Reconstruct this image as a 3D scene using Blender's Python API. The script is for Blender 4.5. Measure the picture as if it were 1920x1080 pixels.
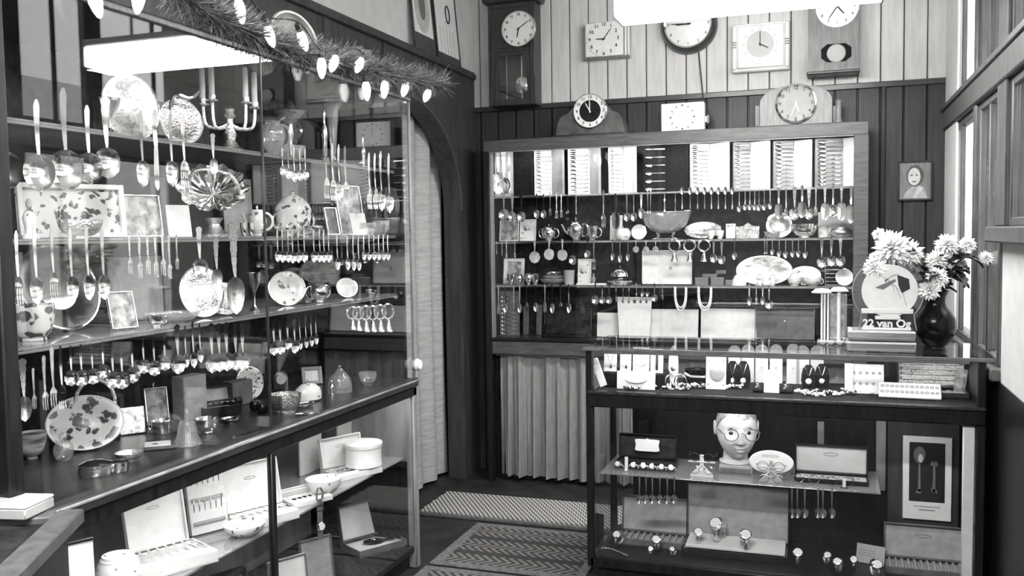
import bpy, math, random
from mathutils import Vector, Matrix, Euler
random.seed(7)
for o in list(bpy.data.objects): bpy.data.objects.remove(o)
SC = bpy.context.scene
COL = SC.collection
PI = math.pi
R = math.radians

# ------------------------------------------------------------------ camera
FPX = 1699.0
vy = Vector((590, 108, -FPX)).normalized()
vx = Vector((4898, -26, FPX)); vx = (vx - vy * vx.dot(vy)).normalized()
vz = vx.cross(vy)
CAMP = Vector((0, 0, 1.45))
cd = bpy.data.cameras.new('camera'); cam = bpy.data.objects.new('camera', cd); COL.objects.link(cam)
cd.sensor_width = 36; cd.lens = FPX / 1920 * 36; cd.clip_start = .02
cam.matrix_world = Matrix(((vx[0], vx[1], vx[2], 0), (vy[0], vy[1], vy[2], 0), (vz[0], vz[1], vz[2], CAMP[2]), (0, 0, 0, 1)))
SC.camera = cam

# ------------------------------------------------------------------ world, lights, exposure
w = bpy.data.worlds.new('world'); SC.world = w; w.use_nodes = True
bg = w.node_tree.nodes['Background']; bg.inputs[0].default_value = (1, 1, .99, 1); bg.inputs[1].default_value = 2.6
SC.view_settings.view_transform = 'Standard'; SC.view_settings.look = 'None'
SC.view_settings.gamma = 1; SC.view_settings.use_curve_mapping = False
SC.view_settings.exposure = 0.9
SC.cycles.max_bounces = 7; SC.cycles.diffuse_bounces = 3; SC.cycles.glossy_bounces = 4
SC.cycles.transmission_bounces = 4; SC.cycles.transparent_max_bounces = 24
SC.cycles.caustics_reflective = False; SC.cycles.caustics_refractive = False
SC.cycles.sample_clamp_indirect = 6

def area(name, loc, rot, sx, sy, power):
    l = bpy.data.lights.new(name, 'AREA'); l.shape = 'RECTANGLE'; l.size = sx; l.size_y = sy; l.energy = power
    o = bpy.data.objects.new(name, l); o.location = loc; o.rotation_euler = rot; COL.objects.link(o); return o

# strip lamps of the place: ceiling battens, and the strips fixed inside the cases
area('ceiling_lamp', (-.32, 3.80, 2.322), (0, 0, 0), 1.0, .18, 14)
area('front_ceiling_lamp', (-.55, .6, 2.70), (0, 0, 0), 1.3, .2, 72)
area('case_strip_lamp', (-1.74, 2.52, .805), (0, R(32), 0), .05, 1.9, 9.5)
area('back_case_strip_lamp', (-.85, 4.985, 1.934), (R(20), 0, 0), 1.9, .03, 1.8)
area('lower_counter_strip_lamp', (-.2, 3.672, .766), (R(42), 0, 0), 1.25, .03, 2.2)
area('counter_strip_lamp', (-.19, 3.655, .966), (R(40), 0, 0), 1.3, .02, .8)

# ------------------------------------------------------------------ pixel -> point on a plane of the room
def ray(px, py):
    c = Vector((px - 960, 540 - py, -FPX))
    return Vector((vx.dot(c), vy.dot(c), vz.dot(c)))
def P(px, py, **k):
    d = ray(px, py); (a, v), = k.items(); i = 'XYZ'.index(a)
    return CAMP + d * ((v - CAMP[i]) / d[i])
def mpp(p):   # metres per photograph pixel at a point
    f = -Vector((vx[2], vy[2], vz[2])); return (Vector(p) - CAMP).dot(f) / FPX

# ------------------------------------------------------------------ materials
MT = {}
def nodes(name):
    m = bpy.data.materials.new(name); m.use_nodes = True; nt = m.node_tree
    return m, nt, nt.nodes['Principled BSDF']
def mat(name, v, rough=.5, metal=0., var=.12, scale=12, stretch=(1, 1, 1), bump=0., spec=.5, coat=0., emit=0.):
    if name in MT: return MT[name]
    m, nt, b = nodes(name); N = nt.nodes.new; L = nt.links.new
    tc = N('ShaderNodeTexCoord'); mp = N('ShaderNodeMapping'); mp.inputs['Scale'].default_value = stretch
    nz = N('ShaderNodeTexNoise'); nz.inputs['Scale'].default_value = scale; nz.inputs['Detail'].default_value = 5
    L(tc.outputs['Object'], mp.inputs[0]); L(mp.outputs[0], nz.inputs['Vector'])
    cr = N('ShaderNodeValToRGB'); a = max(0, v * (1 - var * 2)); c = min(1, v * (1 + var * 2))
    cr.color_ramp.elements[0].position = .3; cr.color_ramp.elements[1].position = .7
    cr.color_ramp.elements[0].color = (a, a * .99, a * .985, 1); cr.color_ramp.elements[1].color = (c, c * .995, c * .985, 1)
    L(nz.outputs[0], cr.inputs[0]); L(cr.outputs[0], b.inputs['Base Color'])
    b.inputs['Roughness'].default_value = rough; b.inputs['Metallic'].default_value = metal
    b.inputs['Specular IOR Level'].default_value = spec; b.inputs['Coat Weight'].default_value = coat
    if bump:
        bp = N('ShaderNodeBump'); bp.inputs['Strength'].default_value = bump; bp.inputs['Distance'].default_value = .004
        L(nz.outputs[0], bp.inputs['Height']); L(bp.outputs[0], b.inputs['Normal'])
    if emit:
        b.inputs['Emission Color'].default_value = (1, 1, .98, 1); b.inputs['Emission Strength'].default_value = emit
    MT[name] = m; return m
def pattern(name, v0, v1, scale, thr=.35, rough=.25, kind='VORONOI', metal=0., soft=.05, stretch=(1, 1, 1)):
    m, nt, b = nodes(name); N = nt.nodes.new; L = nt.links.new
    tc = N('ShaderNodeTexCoord'); mp = N('ShaderNodeMapping'); mp.inputs['Scale'].default_value = stretch
    nz = N('ShaderNodeTexNoise'); nz.inputs['Scale'].default_value = scale * .7; nz.inputs['Detail'].default_value = 3
    mx = N('ShaderNodeMixRGB'); mx.inputs[0].default_value = .06
    L(tc.outputs['Object'], mp.inputs[0]); L(mp.outputs[0], nz.inputs['Vector']); L(mp.outputs[0], mx.inputs[1]); L(nz.outputs['Color'], mx.inputs[2])
    if kind == 'VORONOI':
        t = N('ShaderNodeTexVoronoi'); t.inputs['Scale'].default_value = scale; o = t.outputs['Distance']
    else:
        t = N('ShaderNodeTexNoise'); t.inputs['Scale'].default_value = scale; t.inputs['Detail'].default_value = 4; o = t.outputs[0]
    L(mx.outputs[0], t.inputs['Vector'])
    cr = N('ShaderNodeValToRGB'); cr.color_ramp.elements[0].position = max(0, thr - soft); cr.color_ramp.elements[1].position = thr + soft
    cr.color_ramp.elements[0].color = (v0, v0, v0 * .985, 1); cr.color_ramp.elements[1].color = (v1, v1, v1 * .985, 1)
    L(o, cr.inputs[0]); L(cr.outputs[0], b.inputs['Base Color'])
    b.inputs['Roughness'].default_value = rough; b.inputs['Metallic'].default_value = metal
    MT[name] = m; return m
def glassmat(name, lo, hi, rough=0., tint=1., blend=.5, diff=0.):
    m, nt, b = nodes(name); N = nt.nodes.new; L = nt.links.new
    out = nt.nodes['Material Output']; nt.nodes.remove(b)
    lw = N('ShaderNodeLayerWeight'); lw.inputs['Blend'].default_value = blend
    pw = N('ShaderNodeMath'); pw.operation = 'POWER'; pw.inputs[1].default_value = 3.2; L(lw.outputs['Facing'], pw.inputs[0])
    mr = N('ShaderNodeMapRange'); mr.inputs[3].default_value = lo; mr.inputs[4].default_value = hi; L(pw.outputs[0], mr.inputs[0])
    t = N('ShaderNodeBsdfTransparent'); t.inputs[0].default_value = (tint, tint, tint, 1)
    g = N('ShaderNodeBsdfGlossy'); g.inputs['Roughness'].default_value = rough
    ms = N('ShaderNodeMixShader'); L(mr.outputs[0], ms.inputs[0]); L(t.outputs[0], ms.inputs[1]); L(g.outputs[0], ms.inputs[2])
    s = ms.outputs[0]
    if diff:
        d = N('ShaderNodeBsdfDiffuse'); d.inputs[0].default_value = (.8, .8, .8, 1)
        m2 = N('ShaderNodeMixShader'); m2.inputs[0].default_value = diff; L(s, m2.inputs[1]); L(d.outputs[0], m2.inputs[2]); s = m2.outputs[0]
    L(s, out.inputs[0]); MT[name] = m; return m

M_planks = mat('white_board', .62, .6, var=.05, scale=5, stretch=(8, 8, 1))
M_wains = mat('stained_board', .026, .45, var=.2, scale=6, stretch=(10, 10, .8), bump=.2, spec=.35)
M_dark = mat('dark_wood', .011, .36, var=.25, scale=8, stretch=(6, 6, 1), spec=.3)
M_part = mat('partition_wood', .045, .45, var=.18, scale=5, stretch=(6, 6, .8), spec=.35)
M_rail = mat('rail_wood', .07, .42, var=.2, scale=8, stretch=(1, 8, 8))
M_sill = mat('sill_wood', .032, .28, var=.25, scale=7, stretch=(8, 1, 8))
M_pale = mat('pale_wood', .24, .5, var=.18, scale=5, stretch=(3, 3, .8))
M_frame = mat('window_frame_wood', .09, .5, var=.15, scale=8, stretch=(4, 4, 1))
M_white = mat('white_paint', .70, .55, var=.03)
M_card = mat('white_card', .78, .7, var=.03, scale=30)
M_grey = mat('grey_card', .36, .7, var=.08, scale=25)
M_dgrey = mat('dark_grey_card', .12, .6, var=.15, scale=25)
M_black = mat('black_velvet', .012, .8, var=.3, scale=40, spec=.2)
M_felt = mat('dark_cloth', .02, .85, var=.35, scale=30, spec=.2)
M_silver = mat('silver', .86, .11, 1., var=.03)
M_silver2 = mat('chased_silver', .86, .24, 1., var=.1, scale=160, bump=.9)
M_brass = mat('brass', .55, .3, 1., var=.05)
M_ink = mat('black_ink', .012, .5, var=0)
M_midink = mat('grey_ink', .16, .6, var=0)
M_porc = mat('white_porcelain', .82, .18, var=.02, coat=.4)
M_fpat = pattern('floral_porcelain', .07, .7, 40, .36)
M_fpat2 = pattern('leafy_porcelain', .05, .62, 34, .40, soft=.04)
M_fpat3 = pattern('sprigged_porcelain', .16, .8, 34, .2)
M_relief = pattern('relief_silver', .2, .75, 60, .42, rough=.3, metal=1., kind='NOISE', soft=.12)
M_photo = pattern('grey_print', .12, .6, 30, .5, rough=.4, kind='NOISE', soft=.15)
M_beads = pattern('beaded_rings', .02, .75, 90, .3, rough=.35, soft=.12)
M_glass = glassmat('pane_glass', .045, .62)
M_topglass = glassmat('counter_glass', .05, .65)
M_crystal = glassmat('crystal', .16, .95, .06, .95, .5, .16)
M_window = glassmat('window_glass', .045, .28)
M_curtain = mat('curtain_cloth', .24, .75, var=.08, scale=30, stretch=(3, 3, .4))
M_drape = mat('door_curtain_cloth', .42, .8, var=.1, scale=14, stretch=(.6, .6, 5))
M_floor = mat('floorboards', .018, .6, var=.3, scale=9, spec=.3)
M_lamp = mat('lamp_diffuser', .9, .4, var=0, emit=21.)
M_bulb = mat('lit_bulb', .9, .3, var=0, emit=2.2)
M_tube = mat('lamp_tube', .9, .4, var=0, emit=5.)
M_pine = mat('pine_needle', .22, .6, var=.5, scale=90)
M_vase = mat('black_glaze', .005, .2, var=.1, spec=.2)
M_petal = mat('white_petal', .85, .6, var=.03)
M_leaf = mat('dark_leaf', .03, .5, var=.3)
M_skin = mat('painted_plaster', .62, .62, var=.04)
M_hair = mat('painted_hair', .33, .45, var=.35, scale=18, stretch=(6, 6, 1))
M_rug2 = mat('rug_border', .12, .9, var=.2, scale=60)
M_rim = mat('dark_rim', .03, .3)
def strawmat():
    m, nt, b = nodes('woven_straw'); N = nt.nodes.new; L = nt.links.new
    tc = N('ShaderNodeTexCoord'); mp = N('ShaderNodeMapping'); mp.inputs['Rotation'].default_value = (0, 0, R(-35))
    wv = N('ShaderNodeTexWave'); wv.bands_direction = 'X'; wv.inputs['Scale'].default_value = 15; wv.inputs['Distortion'].default_value = .6; wv.inputs['Detail Scale'].default_value = 20
    cr = N('ShaderNodeValToRGB'); cr.color_ramp.elements[0].position = .25; cr.color_ramp.elements[0].color = (.07, .068, .065, 1); cr.color_ramp.elements[1].position = .7; cr.color_ramp.elements[1].color = (.40, .39, .38, 1)
    L(tc.outputs['Object'], mp.inputs[0]); L(mp.outputs[0], wv.inputs['Vector']); L(wv.outputs['Fac'], cr.inputs[0]); L(cr.outputs[0], b.inputs['Base Color']); b.inputs['Roughness'].default_value = .85
    return m
M_straw = strawmat()
M_lens = glassmat('clear_lens', .0, .12)
M_hat = mat('hat_clock_wood', .075, .3, var=.3, scale=14)

# ------------------------------------------------------------------ mesh kit
class G:
    def __init__(s): s.v = []; s.f = []
    def add(s, vs, fs, M=None):
        o = len(s.v)
        s.v += [tuple(M @ Vector(v)) if M else tuple(v) for v in vs]
        s.f += [tuple(i + o for i in f) for f in fs]; return s
    def box(s, lo, hi, b=0., M=None):
        (x0, y0, z0), (x1, y1, z1) = lo, hi
        if b <= 0:
            vs = [(x, y, z) for x in (x0, x1) for y in (y0, y1) for z in (z0, z1)]
            return s.add(vs, [(0, 1, 3, 2), (4, 6, 7, 5), (0, 4, 5, 1), (2, 3, 7, 6), (0, 2, 6, 4), (1, 5, 7, 3)], M)
        b = min(b, (x1 - x0) * .45, (y1 - y0) * .45, (z1 - z0) * .45)
        vs = []; ix = {}
        for i in (0, 1):
            for j in (0, 1):
                for k in (0, 1):
                    c = (x1 if i else x0, y1 if j else y0, z1 if k else z0); d = (-b if i else b, -b if j else b, -b if k else b)
                    for a in range(3):
                        ix[i, j, k, a] = len(vs); vs.append(tuple(c[t] + (0 if t == a else d[t]) for t in range(3)))
        fs = []
        for a in range(3):
            u, v = [t for t in range(3) if t != a]
            for e in (0, 1):
                q = []
                for (p, r) in ((0, 0), (1, 0), (1, 1), (0, 1)):
                    key = [0, 0, 0]; key[a] = e; key[u] = p; key[v] = r; q.append(ix[tuple(key) + (a,)])
                fs.append(tuple(q))
            for p in (0, 1):
                for r in (0, 1):
                    k0 = [0, 0, 0]; k1 = [0, 0, 0]; k0[u] = k1[u] = p; k0[v] = k1[v] = r; k1[a] = 1
                    fs.append((ix[tuple(k0) + (u,)], ix[tuple(k1) + (u,)], ix[tuple(k1) + (v,)], ix[tuple(k0) + (v,)]))
        for i in (0, 1):
            for j in (0, 1):
                for k in (0, 1): fs.append(tuple(ix[i, j, k, a] for a in range(3)))
        return s.add(vs, fs, M)
    def cbox(s, c, sz, b=0., M=None):
        return s.box([c[i] - sz[i] / 2 for i in range(3)], [c[i] + sz[i] / 2 for i in range(3)], b, M)
    def lathe(s, prof, seg=24, M=None, sx=1, sy=1, ring=False):
        n = len(prof); vs = []
        for r, z in prof:
            for k in range(seg):
                a = 2 * PI * k / seg; vs.append((r * math.cos(a) * sx, r * math.sin(a) * sy, z))
        fs = [(i * seg + k, i * seg + (k + 1) % seg, (i + 1) * seg + (k + 1) % seg, (i + 1) * seg + k) for i in range(n - 1) for k in range(seg)]
        if ring: fs += [((n - 1) * seg + k, (n - 1) * seg + (k + 1) % seg, (k + 1) % seg, k) for k in range(seg)]
        if prof[0][0] > 1e-6 and not ring: fs.append(tuple(range(seg))[::-1])
        if prof[-1][0] > 1e-6 and not ring: fs.append(tuple((n - 1) * seg + k for k in range(seg)))
        return s.add(vs, fs, M)
    def tube(s, path, r, seg=8, closed=False, M=None):
        pts = [Vector(p) for p in path]; n = len(pts); vs = []; up = None
        for i, p in enumerate(pts):
            a = pts[i - 1] if i or closed else p; c = pts[(i + 1) % n] if i < n - 1 or closed else p
            t = (c - a).normalized()
            if up is None: up = t.orthogonal().normalized()
            up = (up - t * up.dot(t)).normalized(); q = t.cross(up)
            rr = r[i] if isinstance(r, (list, tuple)) else r
            for k in range(seg):
                an = 2 * PI * k / seg; vs.append(p + (up * math.cos(an) + q * math.sin(an)) * rr)
        m = n if closed else n - 1
        fs = [(i * seg + k, i * seg + (k + 1) % seg, ((i + 1) % n) * seg + (k + 1) % seg, ((i + 1) % n) * seg + k) for i in range(m) for k in range(seg)]
        if not closed: fs += [tuple(range(seg))[::-1], tuple((n - 1) * seg + k for k in range(seg))]
        return s.add(vs, fs, M)
    def prism(s, out, y0, y1, M=None):           # outline in x,z extruded along y
        n = len(out); vs = [(x, y0, z) for x, z in out] + [(x, y1, z) for x, z in out]
        fs = [tuple(range(n)), tuple(range(n, 2 * n))[::-1]] + [(i, i + n, (i + 1) % n + n, (i + 1) % n) for i in range(n)]
        return s.add(vs, fs, M)
    def loft(s, st, M=None):                     # hanging flatware: stations (z, half width, dish, y, thickness)
        vs = []
        for z, hw, dish, y, th in st:
            for u in (-1, -.5, 0, .5, 1): vs.append((u * hw, y + dish * (1 - u * u), z))
            for u in (1, .5, 0, -.5, -1): vs.append((u * hw, y + dish * (1 - u * u) + th, z))
        n = len(st); q = 10
        fs = [(i * q + k, i * q + (k + 1) % q, (i + 1) * q + (k + 1) % q, (i + 1) * q + k) for i in range(n - 1) for k in range(q)]
        fs += [tuple(range(q))[::-1], tuple((n - 1) * q + k for k in range(q))]
        return s.add(vs, fs, M)
    def grid(s, fn, nu, nv, M=None, cu=False):
        vs = [fn(i / nu, j / nv) for i in range(nu + (0 if cu else 1)) for j in range(nv + 1)]
        q = nv + 1; m = nu if cu else nu + 1
        fs = [(i * q + j, ((i + 1) % m) * q + j, ((i + 1) % m) * q + j + 1, i * q + j + 1) for i in range(nu) for j in range(nv)]
        return s.add(vs, fs, M)
def T(x=0, y=0, z=0): return Matrix.Translation((x, y, z))
def RX(a): return Matrix.Rotation(a, 4, 'X')
def RY(a): return Matrix.Rotation(a, 4, 'Y')
def RZ(a): return Matrix.Rotation(a, 4, 'Z')
def mesh(name, g, m, ang=38):
    me = bpy.data.meshes.new(name); me.from_pydata(g.v, [], g.f); me.validate()
    import bmesh
    bm = bmesh.new(); bm.from_mesh(me); bmesh.ops.recalc_face_normals(bm, faces=bm.faces); bm.to_mesh(me); bm.free()
    me.materials.append(m)
    me.polygons.foreach_set('use_smooth', [True] * len(me.polygons)); me.set_sharp_from_angle(angle=R(ang)); me.update()
    return me
def obj(name, g, m=None, parent=None, loc=(0, 0, 0), rot=(0, 0, 0), scale=(1, 1, 1), label=None, kind=None):
    me = g if isinstance(g, bpy.types.Mesh) else mesh(name, g, m)
    o = bpy.data.objects.new(name, me); COL.objects.link(o); o.parent = parent
    o.location = loc; o.rotation_euler = rot; o.scale = scale if hasattr(scale, '__len__') else (scale,) * 3
    if label: o['label'] = label
    if kind: o['kind'] = kind
    return o
def tag(o, label, cat, group=None):
    o['label'] = label; o['category'] = cat
    if group: o['group'] = group
    return o
def thing(name, label, cat, loc=(0, 0, 0), rot=(0, 0, 0), group=None, scale=1):
    o = bpy.data.objects.new(name, None); COL.objects.link(o); o.empty_display_size = .02
    o.location = loc; o.rotation_euler = rot; o.scale = (scale,) * 3
    return tag(o, label, cat, group)
def solo(name, g, m, label, cat, loc=(0, 0, 0), rot=(0, 0, 0), scale=(1, 1, 1), group=None):
    return tag(obj(name, g, m, None, loc, rot, scale), label, cat, group)
def struct(name, g, m, parent=None): return obj(name, g, m, parent, kind='structure')
ORD = 'first second third fourth fifth sixth seventh eighth ninth tenth eleventh twelfth thirteenth fourteenth fifteenth sixteenth seventeenth eighteenth nineteenth twentieth'.split()
ORD += ['twenty-' + a for a in ORD[:9]] + ['thirtieth'] + ['thirty-' + a for a in ORD[:9]] + ['fortieth'] + ['forty-' + a for a in ORD[:9]] + ['fiftieth']
def text(s, size, m, parent, loc, rot=(PI / 2, 0, 0), name='lettering', depth=.0006, bold=0.):
    c = bpy.data.curves.new(name, 'FONT'); c.body = s; c.size = size; c.extrude = depth; c.align_x = 'CENTER'; c.align_y = 'CENTER'; c.offset = bold
    o = bpy.data.objects.new(name, c); COL.objects.link(o)
    me = bpy.data.meshes.new_from_object(o.evaluated_get(bpy.context.evaluated_depsgraph_get())); bpy.data.objects.remove(o); bpy.data.curves.remove(c)
    me.materials.clear(); me.materials.append(m); me.name = name
    o = bpy.data.objects.new(name, me); COL.objects.link(o); o.parent = parent; o.location = loc; o.rotation_euler = rot; return o
def circ(r, n=32, cx=0, cz=0, a0=0., a1=2 * PI, rz=None):
    full = abs(a1 - a0 - 2 * PI) < 1e-6
    return [(cx + r * math.cos(a0 + (a1 - a0) * k / (n if full else n - 1)), cz + (rz or r) * math.sin(a0 + (a1 - a0) * k / (n if full else n - 1))) for k in range(n)]
# ------------------------------------------------------------------ the room
XL, XB, YB, XR, XK = -1.69, -2.03, 5.2, .585, -2.235      # side cabinet front, partition face, back wall, window wall
struct('floor', G().box((-2.7, -2.4, -.06), (XR + .1, 5.3, 0)), M_floor)
struct('ceiling', G().box((-2.7, -2.4, 3.2), (XR + .1, 5.3, 3.26)), M_white)
wb = struct('wall_back', G().box((-2.7, YB + .014, 0), (XR + .004, YB + .1, 3.2)), M_dark)
PITCH = .1128
up = mesh('plank', G().box((-PITCH / 2 + .0025, 0, 2.226), (PITCH / 2 - .0025, .016, 3.2), .004), M_planks)
lo = mesh('plank', G().box((-PITCH / 2 + .0025, 0, 0), (PITCH / 2 - .0025, .016, 2.2), .004), M_wains)
k0 = -1.541 - PITCH / 2
for k in range(-5, 19):
    x = k0 + k * PITCH + PITCH
    if x > .54: continue
    obj('plank', up, None, wb, (x, YB - .002, 0)); obj('plank', lo, None, wb, (x, YB - .002, 0))
pe_ = mesh('plank', G().box((0, 0, 2.226), (XR - (k0 + 18 * PITCH + PITCH / 2) - .003, .016, 3.2), .004), M_planks); pl_ = mesh('plank', G().box((0, 0, 0), (XR - (k0 + 18 * PITCH + PITCH / 2) - .003, .016, 2.2), .004), M_wains)
for me_ in (pe_, pl_):
    if XR - (k0 + 18 * PITCH + PITCH / 2) > .02: obj('plank', me_, None, wb, (k0 + 18 * PITCH + PITCH / 2 + .002, YB - .002, 0))
struct('trim_1', G().box((-2.03, YB - .014, 2.196), (XR, YB + .012, 2.226), .003), M_rim, wb)
xb = P(1655, 300, Y=YB).x
struct('trim_2', G().box((xb - .012, YB - .02, .0), (xb + .012, YB + .012, 2.2), .003), M_dark, wb)
# side wall: partition with an arched doorway, white wall above its ledge
struct('wall_left', G().box((-2.7, -2.4, 0), (-2.6, 5.3, 3.2)), M_dark)
struct('wall_left_upper', G().box((-2.20, -2.4, 2.40), (-2.10, 5.22, 3.2)), M_white)
arch = [(4.25 + .70 * math.cos(a), 1.6 + .57 * math.sin(a)) for a in [PI * k / 28 for k in range(28, -1, -1)]]
pout = [(1.0, 2.05), (3.545, 2.05)] + arch + [(4.95, 0), (5.2, 0), (5.2, 2.42), (1.0, 2.42)]
wp = struct('wall_partition', G().prism(pout, 2.03, 2.14, RZ(PI / 2)), M_part)
for yy in (2.75, 3.45, P(719, 95, X=XB).y):
    struct('trim_3', G().box((XB - .002, yy - .012, 2.03 if yy < 4 else 2.22), (XB + .008, yy + .012, 2.40), .003), M_part, wp)
struct('trim_4', G().box((-2.145, 1.0, 2.392), (XB + .018, 5.19, 2.424), .005), M_part, wp)
struct('trim_5', G().box((-2.145, 1.0, 2.424), (XB + .008, 5.19, 2.436), .003), M_part, wp)
def arcband(y0, y1, r0, r1):
    g = G(); out = [(4.25 + (.70 + r1) * math.cos(a), 1.6 + (.57 + r1) * math.sin(a)) for a in [PI * k / 28 for k in range(29)]]
    inn = [(4.25 + (.70 + r0) * math.cos(a), 1.6 + (.57 + r0) * math.sin(a)) for a in [PI * k / 28 for k in range(28, -1, -1)]]
    return g.prism(out + inn, y0, y1, RZ(PI / 2))
struct('trim_6', arcband(2.022, 2.032, 0.0, .012), M_rail, wp)
# doorway curtain
g = G(); g.grid(lambda u, v: (-2.185 + .018 * math.sin(u * 46 + math.sin(v * 3)) + .008 * math.sin(u * 17), 3.62 + u * 1.40, .02 + v * 2.24), 110, 14)
solo('door_curtain', g, M_drape, 'pale hanging curtain inside the arched doorway beside the side cabinet', 'curtain')
# front wall behind the camera
struct('wall_front', G().box((-2.7, -2.4, 0), (XR + .1, -2.3, 3.2)), M_grey)
# window wall
wr = struct('wall_right', G().box((XR, -2.4, 0), (XR + .1, 5.21, .90)), M_dark)
struct('panel', G().box((XR + .004, -2.4, .90), (XR + .1, 3.60, 1.40)), M_white, wr)
struct('sill', G().box((XR - .05, -2.4, 1.40), (XR + .1, 3.64, 1.455), .006), M_frame, wr)
struct('sill', G().box((XR - .03, 3.60, .90), (XR + .1, 5.198, .945), .006), M_frame, wr)
struct('mid_rail', G().box((XR - .022, -2.4, 1.955), (XR + .08, 5.198, 2.085), .006), M_frame, wr)
struct('bead', G().box((XR - .032, -2.4, 2.05), (XR - .020, 5.198, 2.075), .003), M_frame, wr)
struct('header', G().box((XR - .01, -2.4, 3.02), (XR + .08, 5.198, 3.2), .006), M_frame, wr)
posts = [(5.15, 5.198), (4.16, 4.225), (3.48, 3.66), (2.62, 2.72), (1.62, 1.72), (.62, .72), (-.4, -.3), (-1.4, -1.3), (-2.4, -2.3)]
for a, b in posts: struct('post', G().box((XR - (.012 if a < 5 else 0), a, .945 if a > 3.6 else 1.455), (XR + .08, b, 3.02), .005), M_frame, wr)
def rect_frame(g, x0, x1, y0, y1, z0, z1, t, b=.004):
    g.box((x0, y0, z0), (x1, y0 + t, z1), b); g.box((x0, y1 - t, z0), (x1, y1, z1), b)
    g.box((x0, y0 + t, z0), (x1, y1 - t, z0 + t), b); g.box((x0, y0 + t, z1 - t), (x1, y1 - t, z1), b); return g
struct('casing', G().box((XR - .010, 4.76, .945), (XR + .001, 5.196, 1.955), .003), M_white, wr)
struct('casing', G().box((XR - .010, 4.76, 2.085), (XR + .001, 5.196, 3.02), .003), M_white, wr)
n = 0
bays = [(posts[i + 1][1], posts[i][0]) for i in range(len(posts) - 1)]
for i, (a, b) in enumerate(bays):
    zl = .945 if a > 3.6 else 1.455
    for z0, z1 in ((zl, 1.955), (2.085, 3.02)):
        n += 1
        wn = struct('window_%d' % n, rect_frame(G(), XR + .002, XR + .026, a, b, z0, z1, .03), M_frame)
        struct('pane', G().box((XR + .010, a + .03, z0 + .03), (XR + .014, b - .03, z1 - .03)), M_window, wn)
        ym = (a + b) / 2
        struct('glazing_bar', G().box((XR + .002, ym - .012, z0 + .03), (XR + .022, ym + .012, z1 - .03), .003), M_frame, wn)
struct('ground', G().box((.7, -6, -.4), (14, 30, -.3)), M_grey)
struct('outside_wall', G().box((2.3, 1, -.3), (2.6, 16.2, 2.7)), M_white)
# floor coverings
g = G()
def matz(u, v): return (-2.0 + 1.08 * u, 4.235 + .375 * v, .022 + .006 * math.sin((u * 1.08 + v * .375 * .7) * 2 * PI / .026) * max(0, math.sin(v * PI)) ** .2)
g.grid(matz, 500, 14); g.box((-2.0, 4.235, 0), (-.92, 4.61, .021))
dm = solo('door_mat', g, M_straw, 'pale ribbed woven mat lying before the curtained case by the doorway', 'mat')
obj('binding', G().box((-2.0, 4.222, 0), (-.92, 4.236, .020), .004).box((-2.0, 4.609, 0), (-.92, 4.618, .020), .003), M_rug2, dm)
def rugmat():
    m, nt, b = nodes('herringbone_rug'); N = nt.nodes.new; L = nt.links.new
    def M(op, x, y=None, c=None):
        n = N('ShaderNodeMath'); n.operation = op
        for i, q in enumerate((x, y, c)):
            if q is None: continue
            if isinstance(q, (int, float)): n.inputs[i].default_value = q
            else: L(q, n.inputs[i])
        return n.outputs[0]
    tc = N('ShaderNodeTexCoord'); sx = N('ShaderNodeSeparateXYZ'); L(tc.outputs['Object'], sx.inputs[0])
    band = M('PINGPONG', sx.outputs[1], .05)
    zig = M('FRACT', M('MULTIPLY', M('ADD', sx.outputs[0], M('MULTIPLY', band, 1.1)), 24.))
    dk = M('LESS_THAN', zig, .5)
    wide = M('LESS_THAN', M('FRACT', M('MULTIPLY', sx.outputs[1], 5.0)), .78)
    f = M('MULTIPLY', dk, wide)
    nz = N('ShaderNodeTexNoise'); nz.inputs['Scale'].default_value = 140; L(tc.outputs['Object'], nz.inputs['Vector'])
    cr = N('ShaderNodeMixRGB'); cr.inputs[1].default_value = (.03, .029, .028, 1); cr.inputs[2].default_value = (.17, .165, .16, 1)
    L(M('MULTIPLY', f, M('ADD', nz.outputs[0], .35)), cr.inputs[0]); L(cr.outputs[0], b.inputs['Base Color']); b.inputs['Roughness'].default_value = .95
    return m
M_rug = rugmat()
for i, (y0, y1, lb) in enumerate(((3.585, 4.17, 'dark herringbone rug with pale border lying next to the ribbed woven mat'),
                                  (2.75, 3.555, 'dark herringbone rug with pale border lying nearest the camera between the cases'))):
    x0, x1 = -1.655, -.955
    r = thing('rug', lb, 'rug', (x0, y0, 0), group='herringbone rugs on the floor'); w_, h_ = x1 - x0, y1 - y0; t = .045
    obj('field', G().box((t, t, 0), (w_ - t, h_ - t, .010), .003), M_rug, r)
    obj('border', G().box((0, 0, 0), (w_, t, .011), .004).box((0, h_ - t, 0), (w_, h_, .011), .004).box((0, t, 0), (t, h_ - t, .011), .004).box((w_ - t, t, 0), (w_, h_ - t, .011), .004), M_rug2, r)
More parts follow.
